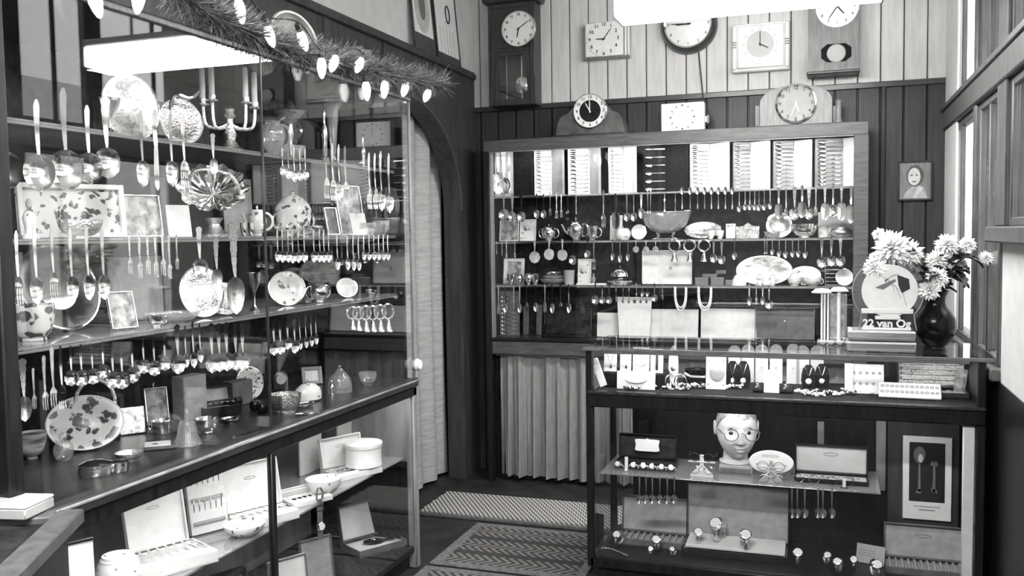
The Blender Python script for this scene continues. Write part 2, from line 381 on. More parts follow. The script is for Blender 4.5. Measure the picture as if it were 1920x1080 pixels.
# ceiling battens
def fixture(lb, x0, x1, y, z, ln):
    f = thing('fluorescent_fixture', lb, 'ceiling light', ((x0 + x1) / 2, y, 3.2)); L = (x1 - x0) / 2; zz = z - 3.2
    obj('diffuser', G().box((-L, -.09, zz + .012), (L, .09, zz + .115), .012), M_lamp, f)
    obj('housing', G().box((-L - .004, -.094, zz + .117), (L + .004, .094, zz + .15), .006), M_white, f)
    for s in (-1, 1):
        obj('end_cap', G().box((s * L - .006, -.092, zz + .01), (s * L + .006, .092, zz + .116), .003), M_white, f)
        rd = obj('rod', G().tube([(s * L * .55, 0, zz + .15), (s * L * .55, 0, 0)], .008), M_white, f)
        obj('rod_cup', G().lathe([(.03, -.03), (.035, 0)], 16, T(s * L * .55)), M_white, rd)
fixture('long white fluorescent ceiling light hung on rods before the wall clocks', -.83, .2, 3.80, 2.325, 1)
fixture('long white fluorescent ceiling light hung nearer the shop entrance', -1.2, .1, .6, 2.72, 1)
# ------------------------------------------------------------------ side display cabinet
def chain(pts, r=.004): return G().tube(pts, r, 6)
Y0, Y1, YS, ZS, ZT = 1.50, 3.56, 2.478, .835, 2.03
cab = thing('display_cabinet', 'tall glazed wooden display cabinet full of silver along the arched partition', 'cabinet', (XL, Y0, 0))
def cb(name, lo_, hi_, m, b=.003, lb=None, par=cab):
    return obj(name, G().box([lo_[0] - XL, lo_[1] - Y0, lo_[2]], [hi_[0] - XL, hi_[1] - Y0, hi_[2]], b), m, par, label=lb)
cb('plinth', (XK + .01, Y0, 0), (XL - .03, Y1, .075), M_dark)
cb('lower_deck', (XK + .01, Y0, .075), (XL - .004, Y1 - .02, .10), M_dark)
cb('back_panel', (XK + .004, Y0, .10), (XK + .014, Y1, ZT), M_felt)
cb('lower_back_panel', (XK + .014, Y0 + .02, .10), (XK + .024, Y1 - .03, ZS - .03), M_pale)
cb('end_panel', (XK + .01, Y1 - .02, .10), (XL - .035, Y1, ZT - .02), M_dark, lb='dark wooden end panel')
cb('lower_end_panel', (XK + .03, Y1 - .032, .47), (XL - .02, Y1 - .021, ZS - .03), M_pale)
cb('corner_post', (XL - .035, Y1 - .035, .0), (XL + .006, Y1 + .006, ZS), M_pale, .006)
cb('near_post', (XL - .03, Y0 - .02, 0), (XL + .008, Y0 + .022, ZT), M_dark, .004)
cb('deck', (XK + .014, Y0, ZS - .03), (XL - .012, Y1, ZS), M_sill)
sm = cb('sill_molding', (XL - .012, Y0, ZS - .034), (XL + .018, Y1, ZS + .004), M_sill, .006)
cb('molding_highlight', (XL + .006, Y0, ZS - .012), (XL + .021, Y1, ZS - .002), M_pale, .003, par=sm)  # edge highlight of the molding, put in as a pale strip
cb('sill_rail', (XL - .02, Y0, ZS - .075), (XL + .006, Y1, ZS - .036), M_dark)
cb('top', (XK + .01, Y0, ZT), (XL + .004, Y1, ZT + .018), M_dark, .004)
cb('top_edge', (XL - .004, Y0, ZT - .004), (XL + .008, Y1, ZT + .012), M_rail, .003)
gp = [cb('glass_pane', (XL - .005, Y0 + .022, ZS + .004), (XL - .001, YS - .003, ZT - .004), M_glass, 0),
      cb('glass_pane', (XL - .005, YS + .003, ZS + .004), (XL - .001, Y1 - .012, ZT - .004), M_glass, 0)]
cb('pane_joint', (XL - .007, YS - .003, ZS + .004), (XL + .001, YS + .003, ZT - .004), M_rim, .001)
cb('glass_edge', (XL - .008, Y1 - .014, ZS), (XL + .003, Y1 + .002, ZT), M_pale, .003, 'pale metal edge strip')
cb('lower_pane', (XL - .006, Y0 + .022, .10), (XL - .002, YS - .012, ZS - .075), M_glass, 0)
cb('lower_pane', (XL - .006, YS + .012, .10), (XL - .002, Y1 - .035, ZS - .075), M_glass, 0)
cb('lower_stile', (XL - .016, YS - .012, .10), (XL + .004, YS + .012, ZS - .075), M_dark)
obj('door_knob', G().lathe([(.0, .018), (.012, .016), (.017, .006), (.012, -.004), (.006, -.006)], 20, T(.004, Y1 - Y0 - .006, ZS + .06) @ RY(PI / 2) @ Matrix.Scale(1.6, 4)), M_card, cab)
SH = {1: 1.735, 2: 1.458, 3: 1.205}
XS = -1.758                                        # front edge of the side shelves
for k, z in SH.items():
    s = cb('glass_shelf', (XK + .016, Y0 + .025, z - .006), (XS, Y1 - .022, z), M_crystal, .001)
    cb('hanging_rail', (XS - .002, Y0 + .03, z - .014), (XS + .004, Y1 - .03, z - .007), M_midink, .001, par=s)
ls = cb('lower_glass_shelf', (XK + .026, Y0 + .025, .482), (-1.735, Y1 - .034, .49), M_crystal, .001)
cb('strip_lamp', (-1.752, Y0 + .1, ZS - .052), (-1.732, Y1 - .1, ZS - .033), M_tube, .004)
# ------------------------------------------------------------------ back display case
F = 4.945
bc = thing('wall_display_case', 'wide glazed wooden display case with a curtained base under the wall clocks', 'cabinet', (-.84, F, 0))
def bb(name, lo_, hi_, m, b=.003, par=bc, lb=None):
    return obj(name, G().box([lo_[0] + .84, lo_[1] - F, lo_[2]], [hi_[0] + .84, hi_[1] - F, hi_[2]], b), m, par, label=lb)
bb('top_rail', (-1.885, F, 1.930), (.20, F + .03, 2.0), M_rail, .005)
bb('top', (-1.885, F + .03, 1.945), (.20, YB - .018, 2.0), M_rail)
bb('stile', (-1.885, F, 0), (-1.85, F + .03, 1.935), M_dark, .004)
bb('stile', (.128, F, 0), (.20, F + .03, 1.935), M_rail, .004)
bb('inner_edge', (-1.85, F + .006, .85), (-1.838, F + .05, 1.935), M_pale, .002)
bb('side_panel', (-1.885, F + .03, 0), (-1.862, YB - .018, 1.945), M_dark)
bb('side_panel', (.172, F + .03, 0), (.20, YB - .018, 1.945), M_dark)
bb('back_panel', (-1.862, YB - .03, 0), (.172, YB - .019, 1.945), M_felt)
bb('bottom_rail', (-1.85, F, .755), (.128, F + .03, .835), M_rail, .005)
bb('deck', (-1.862, F + .03, .825), (.172, YB - .03, .852), M_sill)
bb('deck_edge', (-1.85, F - .006, .836), (.128, F + .03, .853), M_dark, .003)
for x0, x1, dy in ((-1.838, -.85, .012), (-.87, .128, .020)):
    bb('glass_pane', (x0, F + dy, .853), (x1, F + dy + .004, 1.935), M_glass, 0)
BS = {1: 1.676, 2: 1.412, 3: 1.158}
for k, z in BS.items():
    s = bb('glass_shelf', (-1.86, F + .048, z - .007), (.170, YB - .03, z), M_crystal, .001)
    bb('hanging_rail', (-1.86, F + .044, z - .012), (.170, F + .048, z - .004), M_silver, .001, par=s)
bb('rail_lit_edge', (-1.85, F - .003, 1.926), (.128, F + .006, 1.932), M_pale, .001)  # lit lower edge of the top rail, painted in by a thin pale strip
bb('strip_lamp', (-1.80, F + .034, 1.934), (.10, F + .048, 1.944), M_tube, .003)
g = G()
def plt(u, v):
    s = .25 + .75 * (1 - v); ph = u * 2 * PI * 26 + .7 * math.sin(u * 31)
    return (.02 + u * 1.96, .050 + .026 * s * (math.sin(ph) + .25 * math.sin(2 * ph + .6)) + .012 * math.sin(ph * .37 + 1) + (.010 * math.sin(ph * 2.1) * (1 - v)), .03 + v * .725)
g.grid(plt, 620, 14)
cu = obj('pleated_curtain', g, M_curtain, bc, (-1.0, 0, 0))
obj('curtain_rod', G().tube([(-1.0, .04, .748), (.98, .04, .748)], .005), M_brass, cu, (1.0 - 0.0 - 1.0 + 1.0, 0, 0))
bb('kick_board', (-1.862, F + .09, 0), (.172, F + .105, .8), M_dark)
# ------------------------------------------------------------------ counter
CX0, CX1, CY, CYB, CZ = -.92, .553, 3.62, 4.075, .982
ct = thing('glass_counter', 'dark wooden shop counter with a glazed jewellery top and glazed lower case', 'counter', (-.18, CY, 0))
def kb(name, lo_, hi_, m, b=.003, par=ct, lb=None):
    return obj(name, G().box([lo_[0] + .18, lo_[1] - CY, lo_[2]], [hi_[0] + .18, hi_[1] - CY, hi_[2]], b), m, par, label=lb)
kb('plinth', (CX0 + .02, CY + .02, 0), (CX1 - .02, CYB, .06), M_dark)
kb('bottom_rail', (CX0 - .012, CY, .055), (CX1, CY + .03, .10), M_dark, .005)
kb('lower_deck', (CX0, CY + .03, .06), (CX1, CYB, .10), M_dark)
for x0 in (CX0 - .022, CX1 - .035):
    kb('front_post', (x0, CY, .06), (x0 + .03, CY + .03, CZ - .012), M_dark, .004)
    kb('back_post', (x0, CYB - .03, .06), (x0 + .03, CYB, CZ - .012), M_dark, .004)
kb('band', (CX0 - .012, CY - .006, .735), (CX1 - .005, CY + .03, .800), M_dark, .005)
kb('band_bead', (CX0 - .012, CY - .012, .788), (CX1 - .005, CY + .002, .803), M_sill, .004)
kb('jewel_deck', (CX0, CY + .03, .770), (CX1 - .03, CYB - .01, .80), M_black)
kb('top_glass', (CX0 - .03, CY - .012, CZ - .010), (CX1 + .012, CYB + .005, CZ), M_topglass, .001)
kb('top_edge_strip', (CX0 - .03, CY - .018, CZ - .013), (CX1 + .016, CY - .011, CZ + .001), M_dgrey, .002)
kb('front_glass', (CX0 + .008, CY + .004, .803), (CX1 - .036, CY + .009, CZ - .011), M_glass, 0)
kb('lower_front_glass', (CX0 + .008, CY + .008, .10), (CX1 - .036, CY + .013, .735), M_glass, 0)
kb('end_glass', (CX0 - .010, CY + .03, .10), (CX0 - .005, CYB - .03, .735), M_glass, 0)
kb('end_glass', (CX0 - .010, CY + .03, .80), (CX0 - .005, CYB - .03, CZ - .011), M_glass, 0)
kb('end_panel', (CX1 - .03, CY + .03, .10), (CX1 - .01, CYB - .03, CZ - .012), M_dark)
kb('sliding_back', (CX0 + .085, CYB - .022, .10), (CX1 - .04, CYB - .010, .770), M_dark)
kb('sliding_back', (P(1665, 850, Y=4.0).x, CYB - .06, .10), (CX1 - .04, CYB - .045, .770), M_part)
kb('back_stile', (P(1643, 850, Y=4.0).x, CYB - .055, .36), (P(1662, 850, Y=4.0).x, CYB - .03, .770), M_pale)
kb('corner_strip', (.475, CY + .016, .10), (.515, CY + .03, .733), M_card, .004, lb='white corner strip')
kb('lower_glass_shelf', (CX0 + .02, CY + .07, .436), (P(1650, 905, Y=3.75).x, CYB - .06, .443), M_crystal, .001)
kb('strip_lamp', (CX0 + .05, CY + .012, CZ - .026), (CX1 - .06, CY + .022, CZ - .014), M_white, .003)
# ------------------------------------------------------------------ table case at the near corner
a, b_, c_ = P(135, 950, Z=.86), P(50, 956, Z=.86), P(0, 1078, Z=.86)
d1 = Vector((c_.x - a.x, c_.y - a.y, 0)).normalized(); d2 = Vector((-d1.y, d1.x, 0))
if d2.x > 0: d2 = -d2
tb = thing('table_case', 'low wooden table case with an inset top beside the side cabinet', 'table', (a.x + .035, a.y, 0))
tb.rotation_euler = (0, 0, math.atan2(d1.y, d1.x))       # local +x runs along its long edge
sg = 1 if d1.cross(d2).z > 0 else -1
WD = .26
def tbx(name, x0, y0, z0, x1, y1, z1, m, b=.004):
    ya, yb = sorted((sg * y0, sg * y1)); return obj(name, G().box((x0, ya, z0), (x1, yb, z1), b), m, tb)
tbx('top_frame', 0, 0, .828, .9, .055, .86, M_frame); tbx('top_frame', 0, .055, .828, .05, WD, .86, M_frame); tbx('top_frame', .05, WD - .03, .828, .9, WD, .86, M_frame)
tbx('inset_panel', .05, .055, .832, .9, WD - .03, .846, M_felt)
tbx('body', .02, .03, .12, .88, WD - .01, .828, M_dark)
for x in (.03, .83):
    for y in (.035, WD - .055): tbx('leg', x, y, 0, x + .04, y + .04, .12, M_dark)
# ------------------------------------------------------------------ clocks
M_case = mat('clock_case_wood', .03, .35, var=.25, scale=10, stretch=(6, 6, 1))
M_midcase = mat('grey_clock_wood', .17, .4, var=.12, scale=10, stretch=(6, 6, 1))
M_palecase = mat('pale_clock_case', .42, .45, var=.06)
M_dial = mat('dial_enamel', .8, .35, var=.02)
M_gdial = mat('grey_dial', .5, .4, var=.03)
def hand(root, name, ang, ln, wd, y, m, cx=0, cz=0):     # ang clockwise from twelve
    g = G().prism([(-wd, -ln * .16), (wd, -ln * .16), (wd * .8, ln * .8), (0, ln), (-wd * .8, ln * .8)], 0, .0015)
    return obj(name, g, m, root, (cx, y, cz), (0, ang, 0))
def dial(root, r, y, cz, cx=0, style='ticks', hh=None, mh=None, face=M_dial, bez=None, ink=M_ink, hm=M_ink, nr=.80, ns=.24, bw=.06):
    d = obj('dial', G().lathe([(0, -.004), (r, -.004), (r, .0), (r * .98, .002), (0, .002)], 48, T(cx, y, cz) @ RX(PI / 2)), face, root)
    if bez:
        obj('bezel', G().lathe([(r * (1 - bw), -.004), (r, .012), (r * (1 + bw), .008), (r * (1 + bw), -.01), (r * (1 - bw * .5), -.012)], 56, T(cx, y, cz) @ RX(PI / 2), ring=True), bez, root)
    yy = y - .0035
    if style == 'numbers':
        for k in range(1, 13):
            a = 2 * PI * k / 12; text(str(k), r * ns, ink, d, (cx + r * nr * math.sin(a), yy, cz + r * nr * math.cos(a)), name='numeral', bold=.0005)
    else:
        g = G()
        for k in range(12):
            a = 2 * PI * k / 12; M = T(cx, yy, cz) @ RY(a); L = r * (.17 if style == 'ticks' else .13); wd = r * (.035 if k % 3 else .055)
            g.box((-wd, -.001, r * nr - L / 2), (wd, .001, r * nr + L / 2), 0, M)
        obj('hour_marks', g, ink, d, kind='stuff')
    obj('boss', G().lathe([(0, .006), (r * .05, .004), (r * .05, 0)], 16, T(cx, y, cz) @ RX(PI / 2)), hm, d)
    if hh is not None: hand(root, 'hour_hand', hh, r * .52, r * .035, y - .005, hm, cx, cz)
    if mh is not None: hand(root, 'minute_hand', mh, r * .76, r * .025, y - .008, hm, cx, cz)
    return d
YW = YB - .003
def wc(px, py): p = P(px, py, Y=YW - .08); return p
# tall pendulum clock
p0, p1 = P(917, 200, Y=5.06), P(1003, 200, Y=5.06); wd = p1.x - p0.x; cx = (p0.x + p1.x) / 2; ztop = P(960, 4, Y=5.06).z; zb = p0.z
c = thing('pendulum_clock', 'tall dark wooden pendulum clock hanging beside the arched partition', 'clock', (cx, YW, zb)); H = ztop - zb
D = .135
obj('case', G().box((-wd / 2, -D, 0), (-wd / 2 + .03, 0, H), .003).box((wd / 2 - .03, -D, 0), (wd / 2, 0, H), .003).box((-wd / 2 + .03, -.02, 0), (wd / 2 - .03, 0, H), .002)
    .box((-wd / 2 + .03, -D, 0), (wd / 2 - .03, -.02, .035), .003).box((-wd / 2 + .03, -D, H - .03), (wd / 2 - .03, -.02, H), .003), M_case, c)
obj('cornice', G().box((-wd / 2 - .03, -D - .03, H), (wd / 2 + .03, 0, H + .05), .012).box((-wd / 2 - .015, -D - .012, H + .05), (wd / 2 + .015, 0, H + .10), .01), M_case, c)
zm = P(960, 93, Y=5.06).z - zb
obj('middle_rail', G().box((-wd / 2 + .03, -D, zm - .012), (wd / 2 - .03, -D + .03, zm + .012), .003), M_case, c)
obj('dial_board', G().box((-wd / 2 + .03, -.133, zm + .012), (wd / 2 - .03, -.12, H - .03)), M_case, c)
pd = P(966, 50, Y=4.99); rd = 33 * mpp(pd)
dial(c, rd, -.147, pd.z - zb, pd.x - cx, 'numbers', R(190), R(58), bez=M_brass, nr=.82, ns=.2, bw=.04)
zi = zm - .012; dr = obj('door', G().prism([(-wd / 2 + .045, .035), (-wd / 2 + .03, .035), (-wd / 2 + .03, zi), (wd / 2 - .03, zi), (wd / 2 - .03, .035), (wd / 2 - .045, .035), (wd / 2 - .05, zi - .07), (wd / 4, zi - .02), (-wd / 4, zi - .02), (-wd / 2 + .05, zi - .07)], -D, -D + .012), M_case, c)
obj('door_glass', G().box((-wd / 2 + .035, -D + .004, .035), (wd / 2 - .035, -D + .007, zi)), M_glass, c)
pp = P(975, 158, Y=5.1)
pe = obj('pendulum', G().lathe([(0, .009), (15.5 * mpp(pp) * .6, .008), (15.5 * mpp(pp), 0), (0, -.006)], 36, T(pp.x - cx, -.06, pp.z - zb) @ RX(PI / 2)), M_silver, c)
obj('pendulum_rod', G().box((pp.x - cx - .004, -.062, pp.z - zb), (pp.x - cx + .004, -.058, zm + .05)).box((pp.x - cx - .003, -.062, pp.z - zb - .09), (pp.x - cx + .003, -.058, pp.z - zb)), M_brass, pe)
for s in (-1, 1): obj('chime_rod', G().tube([(s * .05 - .01, -.05, .05), (s * .05 - .01, -.05, zi)], .003, 6), M_brass, c)
# square clock with arabic numerals
def sqclock(lb, x0, y0, x1, y1, dcx, dcy, rpx, m, **k):
    a, b = P(x0, y1, Y=YW - .06), P(x1, y0, Y=YW - .06); w_, h_ = b.x - a.x, b.z - a.z
    t = thing('square_wall_clock', lb, 'clock', ((a.x + b.x) / 2, YW, a.z))
    return t, w_, h_, P(dcx, dcy, Y=YW - .07).x - (a.x + b.x) / 2, P(dcx, dcy, Y=YW - .07).z - a.z, rpx * mpp(a)
t, w_, h_, dx, dz, r = sqclock('square pale clock with bold black numerals between the pendulum clock and round clock', 1094, 37, 1180, 113, 1132, 73, 32, M_palecase)
obj('case', G().box((-w_ / 2, -.045, 0), (w_ / 2, 0, h_ * .93), .004), M_palecase, t)
obj('front_plate', G().box((dx - r * 1.12, -.065, h_ * .06), (dx + r * 1.12, -.045, h_), .004), M_dial, t)
obj('side_column', G().box((w_ / 2 - .03, -.058, .006), (w_ / 2 - .018, -.045, h_ * .90), .003).box((w_ / 2 - .014, -.054, .006), (w_ / 2 - .003, -.045, h_ * .86), .003), M_dial, t)
obj('side_column', G().box((-w_ / 2 + .002, -.062, .0), (-w_ / 2 + .016, -.045, h_ * .93), .003), M_midcase, t)
obj('base_strip', G().box((-w_ / 2, -.06, 0), (w_ / 2, -.045, .012), .003), M_midcase, t)
dial(t, r, -.068, dz, dx, 'numbers', R(272), R(38), nr=.84, ns=.27, bez=None)
# round clock and its cord
p = P(1291, 46, Y=YW - .05); r = 52 * mpp(p)
t = thing('round_wall_clock', 'round wall clock with dark rim and white dial half behind the ceiling light', 'clock', (p.x, YW, p.z))
obj('rim', G().lathe([(r * .88, .075), (r * .93, .082), (r, .06), (r * 1.02, .03), (r, 0), (r * .85, 0)], 64, RX(PI / 2), ring=True), M_rim, t)
dial(t, r * .89, -.066, 0, 0, 'numbers', R(268), R(272), face=M_dial, ink=M_midink, nr=.8, ns=.16)
obj('inner_ring', G().lathe([(r * .80, .071), (r * .86, .078), (r * .885, .071)], 64, RX(PI / 2), ring=True), M_silver, t)
obj('hanging_cord', G().tube([(P(1310, 98, Y=5.18).x - p.x, -.015, P(1310, 98, Y=5.18).z - p.z), (P(1316, 160, Y=5.18).x - p.x, -.012, P(1316, 160, Y=5.18).z - p.z), (P(1322, 214, Y=5.18).x - p.x, -.02, P(1322, 214, Y=5.18).z - p.z)], .004), M_rim, t)
# pale square clock
t, w_, h_, dx, dz, r = sqclock('square light clock with grey dial and notched side columns by the round clock', 1372, 36, 1481, 136, 1425, 82, 35, M_palecase)
obj('case', G().box((-w_ / 2, -.045, 0), (w_ / 2, 0, h_), .006), M_card, t)
obj('front_plate', G().box((-w_ * .40, -.055, h_ * .07), (w_ * .40, -.045, h_ * .95), .006), M_dial, t)
for s in (-1, 1):
    q = obj('side_column', G().box((s * w_ * .455 - .01, -.06, h_ * .05), (s * w_ * .455 + .01, -.045, h_ * .97), .004), M_dial, t)
    for k in range(3): obj('notch', G().box((s * w_ * .455 - .011, -.063, h_ * (.5 + .05 * k)), (s * w_ * .455 + .011, -.059, h_ * (.525 + .05 * k)), .001), M_midcase, q)
dial(t, r, -.058, dz, dx, 'numbers', R(118), R(0), face=M_dial, ink=M_gdial, nr=.85, ns=.24, hm=M_ink)
obj('dial_centre', G().lathe([(0, .003), (r * .70, .003), (r * .70, 0)], 40, T(dx, -.058, dz) @ RX(PI / 2)), M_gdial, t)
# box clock with pendulum window
a, b = P(1515, 141, Y=5.07), P(1610, 141, Y=5.07); w_ = b.x - a.x; cx = (a.x + b.x) / 2; h_ = P(1565, -52, Y=5.07).z - a.z
t = thing('box_wall_clock', 'grey wooden box clock with octagonal pendulum window hung nearest the windows', 'clock', (cx, YW, a.z))
po = P(1568, 97, Y=5.04); ox, oz = po.x - cx, po.z - a.z; rw = 27 * mpp(po); rh = 17 * mpp(po)
octo = [(ox + rw * x, oz + rh * z) for x, z in ((-1, -.5), (-.6, -1), (.6, -1), (1, -.5), (1, .5), (.6, 1), (-.6, 1), (-1, .5))]
g = G(); D = .13
g.box((-w_ / 2, -D + .02, .012), (w_ / 2, 0, h_), .004)
fr = G(); rect = [(-w_ / 2, .012), (w_ / 2, .012), (w_ / 2, h_), (-w_ / 2, h_)]
oc = [octo[k] for k in range(8)]
# front board with an octagonal hole: bottom strip, top strip and sides fitted to the hole
fr.prism([(-w_ / 2, .012), (w_ / 2, .012), (w_ / 2, oc[3][1]), oc[3], oc[2], oc[1], oc[0], (-w_ / 2, oc[0][1])], -D, -D + .02)
fr.prism([(w_ / 2, oc[4][1]), (w_ / 2, h_), (-w_ / 2, h_), (-w_ / 2, oc[7][1]), oc[7], oc[6], oc[5], oc[4]], -D, -D + .02)
fr.prism([(-w_ / 2, oc[0][1]), oc[0], oc[7], (-w_ / 2, oc[7][1])], -D, -D + .02); fr.prism([oc[3], (w_ / 2, oc[3][1]), (w_ / 2, oc[4][1]), oc[4]], -D, -D + .02)
obj('case', g, M_midcase, t); obj('front_board', fr, M_midcase, t)
obj('base', G().box((-w_ / 2 - .006, -D - .008, 0), (w_ / 2 + .006, 0, .016), .004), M_case, t)
obj('window_back', G().prism(octo, -D + .014, -D + .019), M_black, t)
obj('pendulum', G().lathe([(0, .006), (rh * .95, .003), (rh, 0)], 32, T(ox, -D + .012, oz) @ RX(PI / 2)), M_palecase, t)
pc = P(1570, 10, Y=5.04); dial(t, 39 * mpp(pc), -D - .003, pc.z - a.z, pc.x - cx, 'numbers', R(140), R(215), ink=M_midink, nr=.8, ns=.2)
# ------------------------------------------------------------------ clocks on the back case
ZTOP = 2.0
def hat(w_, h_, n=40):      # Napoleon-hat outline
    o = []
    for k in range(n + 1):
        u = -1 + 2 * k / n; a = abs(u)
        z = 1 - .45 * (a / .65) ** 1.4 if a < .65 else .55 * math.sqrt(max(0, 1 - ((a - .65) / .35) ** 2.5))
        o.append((u * w_ / 2, h_ * z if a < 1 else h_ * .06))
    return [(-w_ / 2, 0)] + o + [(w_ / 2, 0)]
a, b = P(1041, 246, Y=5.0), P(1171, 246, Y=5.0); w_ = b.x - a.x; h_ = P(1108, 175, Y=5.0).z - ZTOP
t = thing('mantel_clock', 'dark hat-shaped mantel clock with black-centred dial standing on the back case', 'clock', ((a.x + b.x) / 2, 5.065, ZTOP))
obj('case', G().prism(hat(w_, h_), -.055, .055), M_hat, t)
obj('base', G().box((-w_ / 2 + .006, -.062, 0), (w_ / 2 - .006, .062, .014), .004), M_case, t)
pc = P(1106, 208, Y=5.0); r = 31 * mpp(pc); dz = pc.z - ZTOP
dial(t, r, -.06, dz, pc.x - (a.x + b.x) / 2, 'numbers', None, None, bez=M_silver, nr=.83, ns=.24, bw=.05)
cx = pc.x - (a.x + b.x) / 2
obj('dial_centre', G().lathe([(0, .003), (r * .66, .003), (r * .66, 0)], 40, T(cx, -.0605, dz) @ RX(PI / 2)), M_black, t)
hand(t, 'hour_hand', R(-30), r * .6, r * .035, -.067, M_card, cx, dz); hand(t, 'minute_hand', R(-1), r * .72, r * .03, -.069, M_card, cx, dz)
a, b = P(1239, 245, Y=5.02), P(1320, 245, Y=5.02); w_ = b.x - a.x; h_ = P(1280, 192, Y=5.02).z - ZTOP
t = thing('white_table_clock', 'white rectangular clock with dash marks standing on the back case', 'clock', ((a.x + b.x) / 2, 5.06, ZTOP))
obj('case', G().box((-w_ / 2, -.03, 0), (w_ / 2, .03, h_), .004), M_card, t)
obj('front_plate', G().box((-w_ * .34, -.033, .004), (w_ * .34, -.029, h_ - .004), .001), M_dial, t)
obj('foot', G().box((-w_ / 2 + .004, -.034, 0), (w_ / 2 - .004, .034, .006), .002), M_dial, t)
dial(t, h_ * .47, -.035, h_ * .5, 0, 'dash', R(4), R(8), face=M_dial, nr=.86, hm=M_gdial)
p = P(1328, 222, Y=5.08)
t = thing('wall_plug', 'small black plug with white side at the end of the clock cord', 'plug', (p.x, 5.08, p.z))
obj('body', G().box((-.014, -.014, -.035), (.014, .014, .025), .008), M_rim, t)
obj('cap', G().lathe([(.009, .025), (.006, .04), (.004, .048)], 12), M_rim, t); obj('side_mark', G().box((-.0155, -.015, -.02), (-.006, -.0135, .01)), M_card, t)
obj('lead', G().tube([(.0, .0, -.03), (.012, .01, -.07), (.03, .02, p.z * 0 - (p.z - ZTOP) + .004), (.055, .03, -(p.z - ZTOP) + .004)], .003), M_rim, t)
a, b = P(1424, 232, Y=5.0), P(1560, 232, Y=5.0); w_ = b.x - a.x; h_ = P(1490, 158, Y=5.0).z - ZTOP
t = thing('mantel_clock', 'pale broad mantel clock with silvered dial on the back case near windows', 'clock', ((a.x + b.x) / 2, 5.075, ZTOP))
obj('case', G().prism([(-w_ / 2, 0), (-w_ / 2, h_ * .55)] + [(w_ / 2 * math.sin(u) * 1., h_ * (.55 + .45 * math.cos(u) ** .8)) for u in [(-.98 + 1.96 * k / 24) * PI / 2 for k in range(25)]] + [(w_ / 2, h_ * .55), (w_ / 2, 0)], -.05, .05), M_midcase, t)
obj('foot', G().box((-w_ / 2 + .02, -.055, -.0), (w_ / 2 - .02, .05, .008), .002), M_case, t)
pc = P(1492, 193, Y=5.0); cx = pc.x - (a.x + b.x) / 2; dz = pc.z - ZTOP; r = 34 * mpp(pc)
dial(t, r, -.055, dz, cx, 'numbers', R(160), R(200), face=mat('silvered_dial', .33, .55, var=.05), bez=M_silver, ink=M_ink, hm=M_card, nr=.84, ns=.24, bw=.1)
q = P(1572, 200, Y=5.02).x - (a.x + b.x) / 2
obj('side_pillar', G().lathe([(.022, 0), (.022, .02), (.016, .03), (.016, .10), (.02, .12), (.012, .13)], 20, T(q, -.01, 0)), M_midcase, t)
obj('side_block', G().box((-w_ / 2 - .03, -.03, 0), (-w_ / 2, .045, h_ * .58), .004).box((w_ / 2, -.02, 0), (q - .01, .03, .1), .003), M_case, t)
# ------------------------------------------------------------------ framed portrait on the dark boards
def picture(name, lb, cat, w_, h_, loc, rot, m_frame, m_pic, bw=.008, th=.012, group=None):
    t = thing(name, lb, cat, loc, rot, group)
    obj('border', rect_frame_xz(w_, h_, bw, th), m_frame, t)
    s = obj('sheet', G().box((-w_ / 2 + bw * .8, -th * .55, bw * .8), (w_ / 2 - bw * .8, -th * .1, h_ - bw * .8)), m_pic, t)
    return t, s
def rect_frame_xz(w_, h_, bw, th):
    g = G(); b = min(.002, bw * .3)
    g.box((-w_ / 2, -th, 0), (-w_ / 2 + bw, 0, h_), b); g.box((w_ / 2 - bw, -th, 0), (w_ / 2, 0, h_), b)
    g.box((-w_ / 2 + bw, -th, 0), (w_ / 2 - bw, 0, bw), b); g.box((-w_ / 2 + bw, -th, h_ - bw), (w_ / 2 - bw, 0, h_), b); return g
a, b = P(1683, 377, Y=5.18), P(1749, 300, Y=5.18)
t, s = picture('framed_portrait', 'small dark-framed portrait photograph hanging on the dark boards beside the windows', 'picture', b.x - a.x, b.z - a.z, ((a.x + b.x) / 2, YW, a.z), (0, 0, 0), M_rim, M_midcase, .009, .018)
W2, H2 = b.x - a.x, b.z - a.z
M_pface = mat('print_light', .5, .5, var=.1, scale=20); M_phair = mat('print_dark', .06, .5, var=.2, scale=30)
obj('hair', G().prism(circ(W2 * .25, 28, 0, H2 * .62, rz=H2 * .27), -.0125, -.010), M_phair, s)
obj('face', G().prism(circ(W2 * .18, 28, -.004, H2 * .60, rz=H2 * .22), -.0137, -.0122), M_pface, s)
obj('shoulders', G().prism([(-W2 * .34, .012), (W2 * .36, .012), (W2 * .3, H2 * .24), (W2 * .1, H2 * .36), (-W2 * .08, H2 * .36), (-W2 * .28, H2 * .2)], -.0122, -.0102), M_grey, s)
obj('collar', G().prism([(-W2 * .06, .014), (W2 * .02, .014), (W2 * .26, H2 * .32), (W2 * .1, H2 * .38)], -.0133, -.0119), M_pface, s)
for k in (-1, 1): obj('eye', G().prism(circ(W2 * .035, 12, -.004 + k * W2 * .075, H2 * .64, rz=H2 * .018), -.0142, -.0135), M_phair, s)
obj('mouth', G().prism(circ(W2 * .06, 12, -.004, H2 * .48, rz=H2 * .016), -.0142, -.0135), M_phair, s)
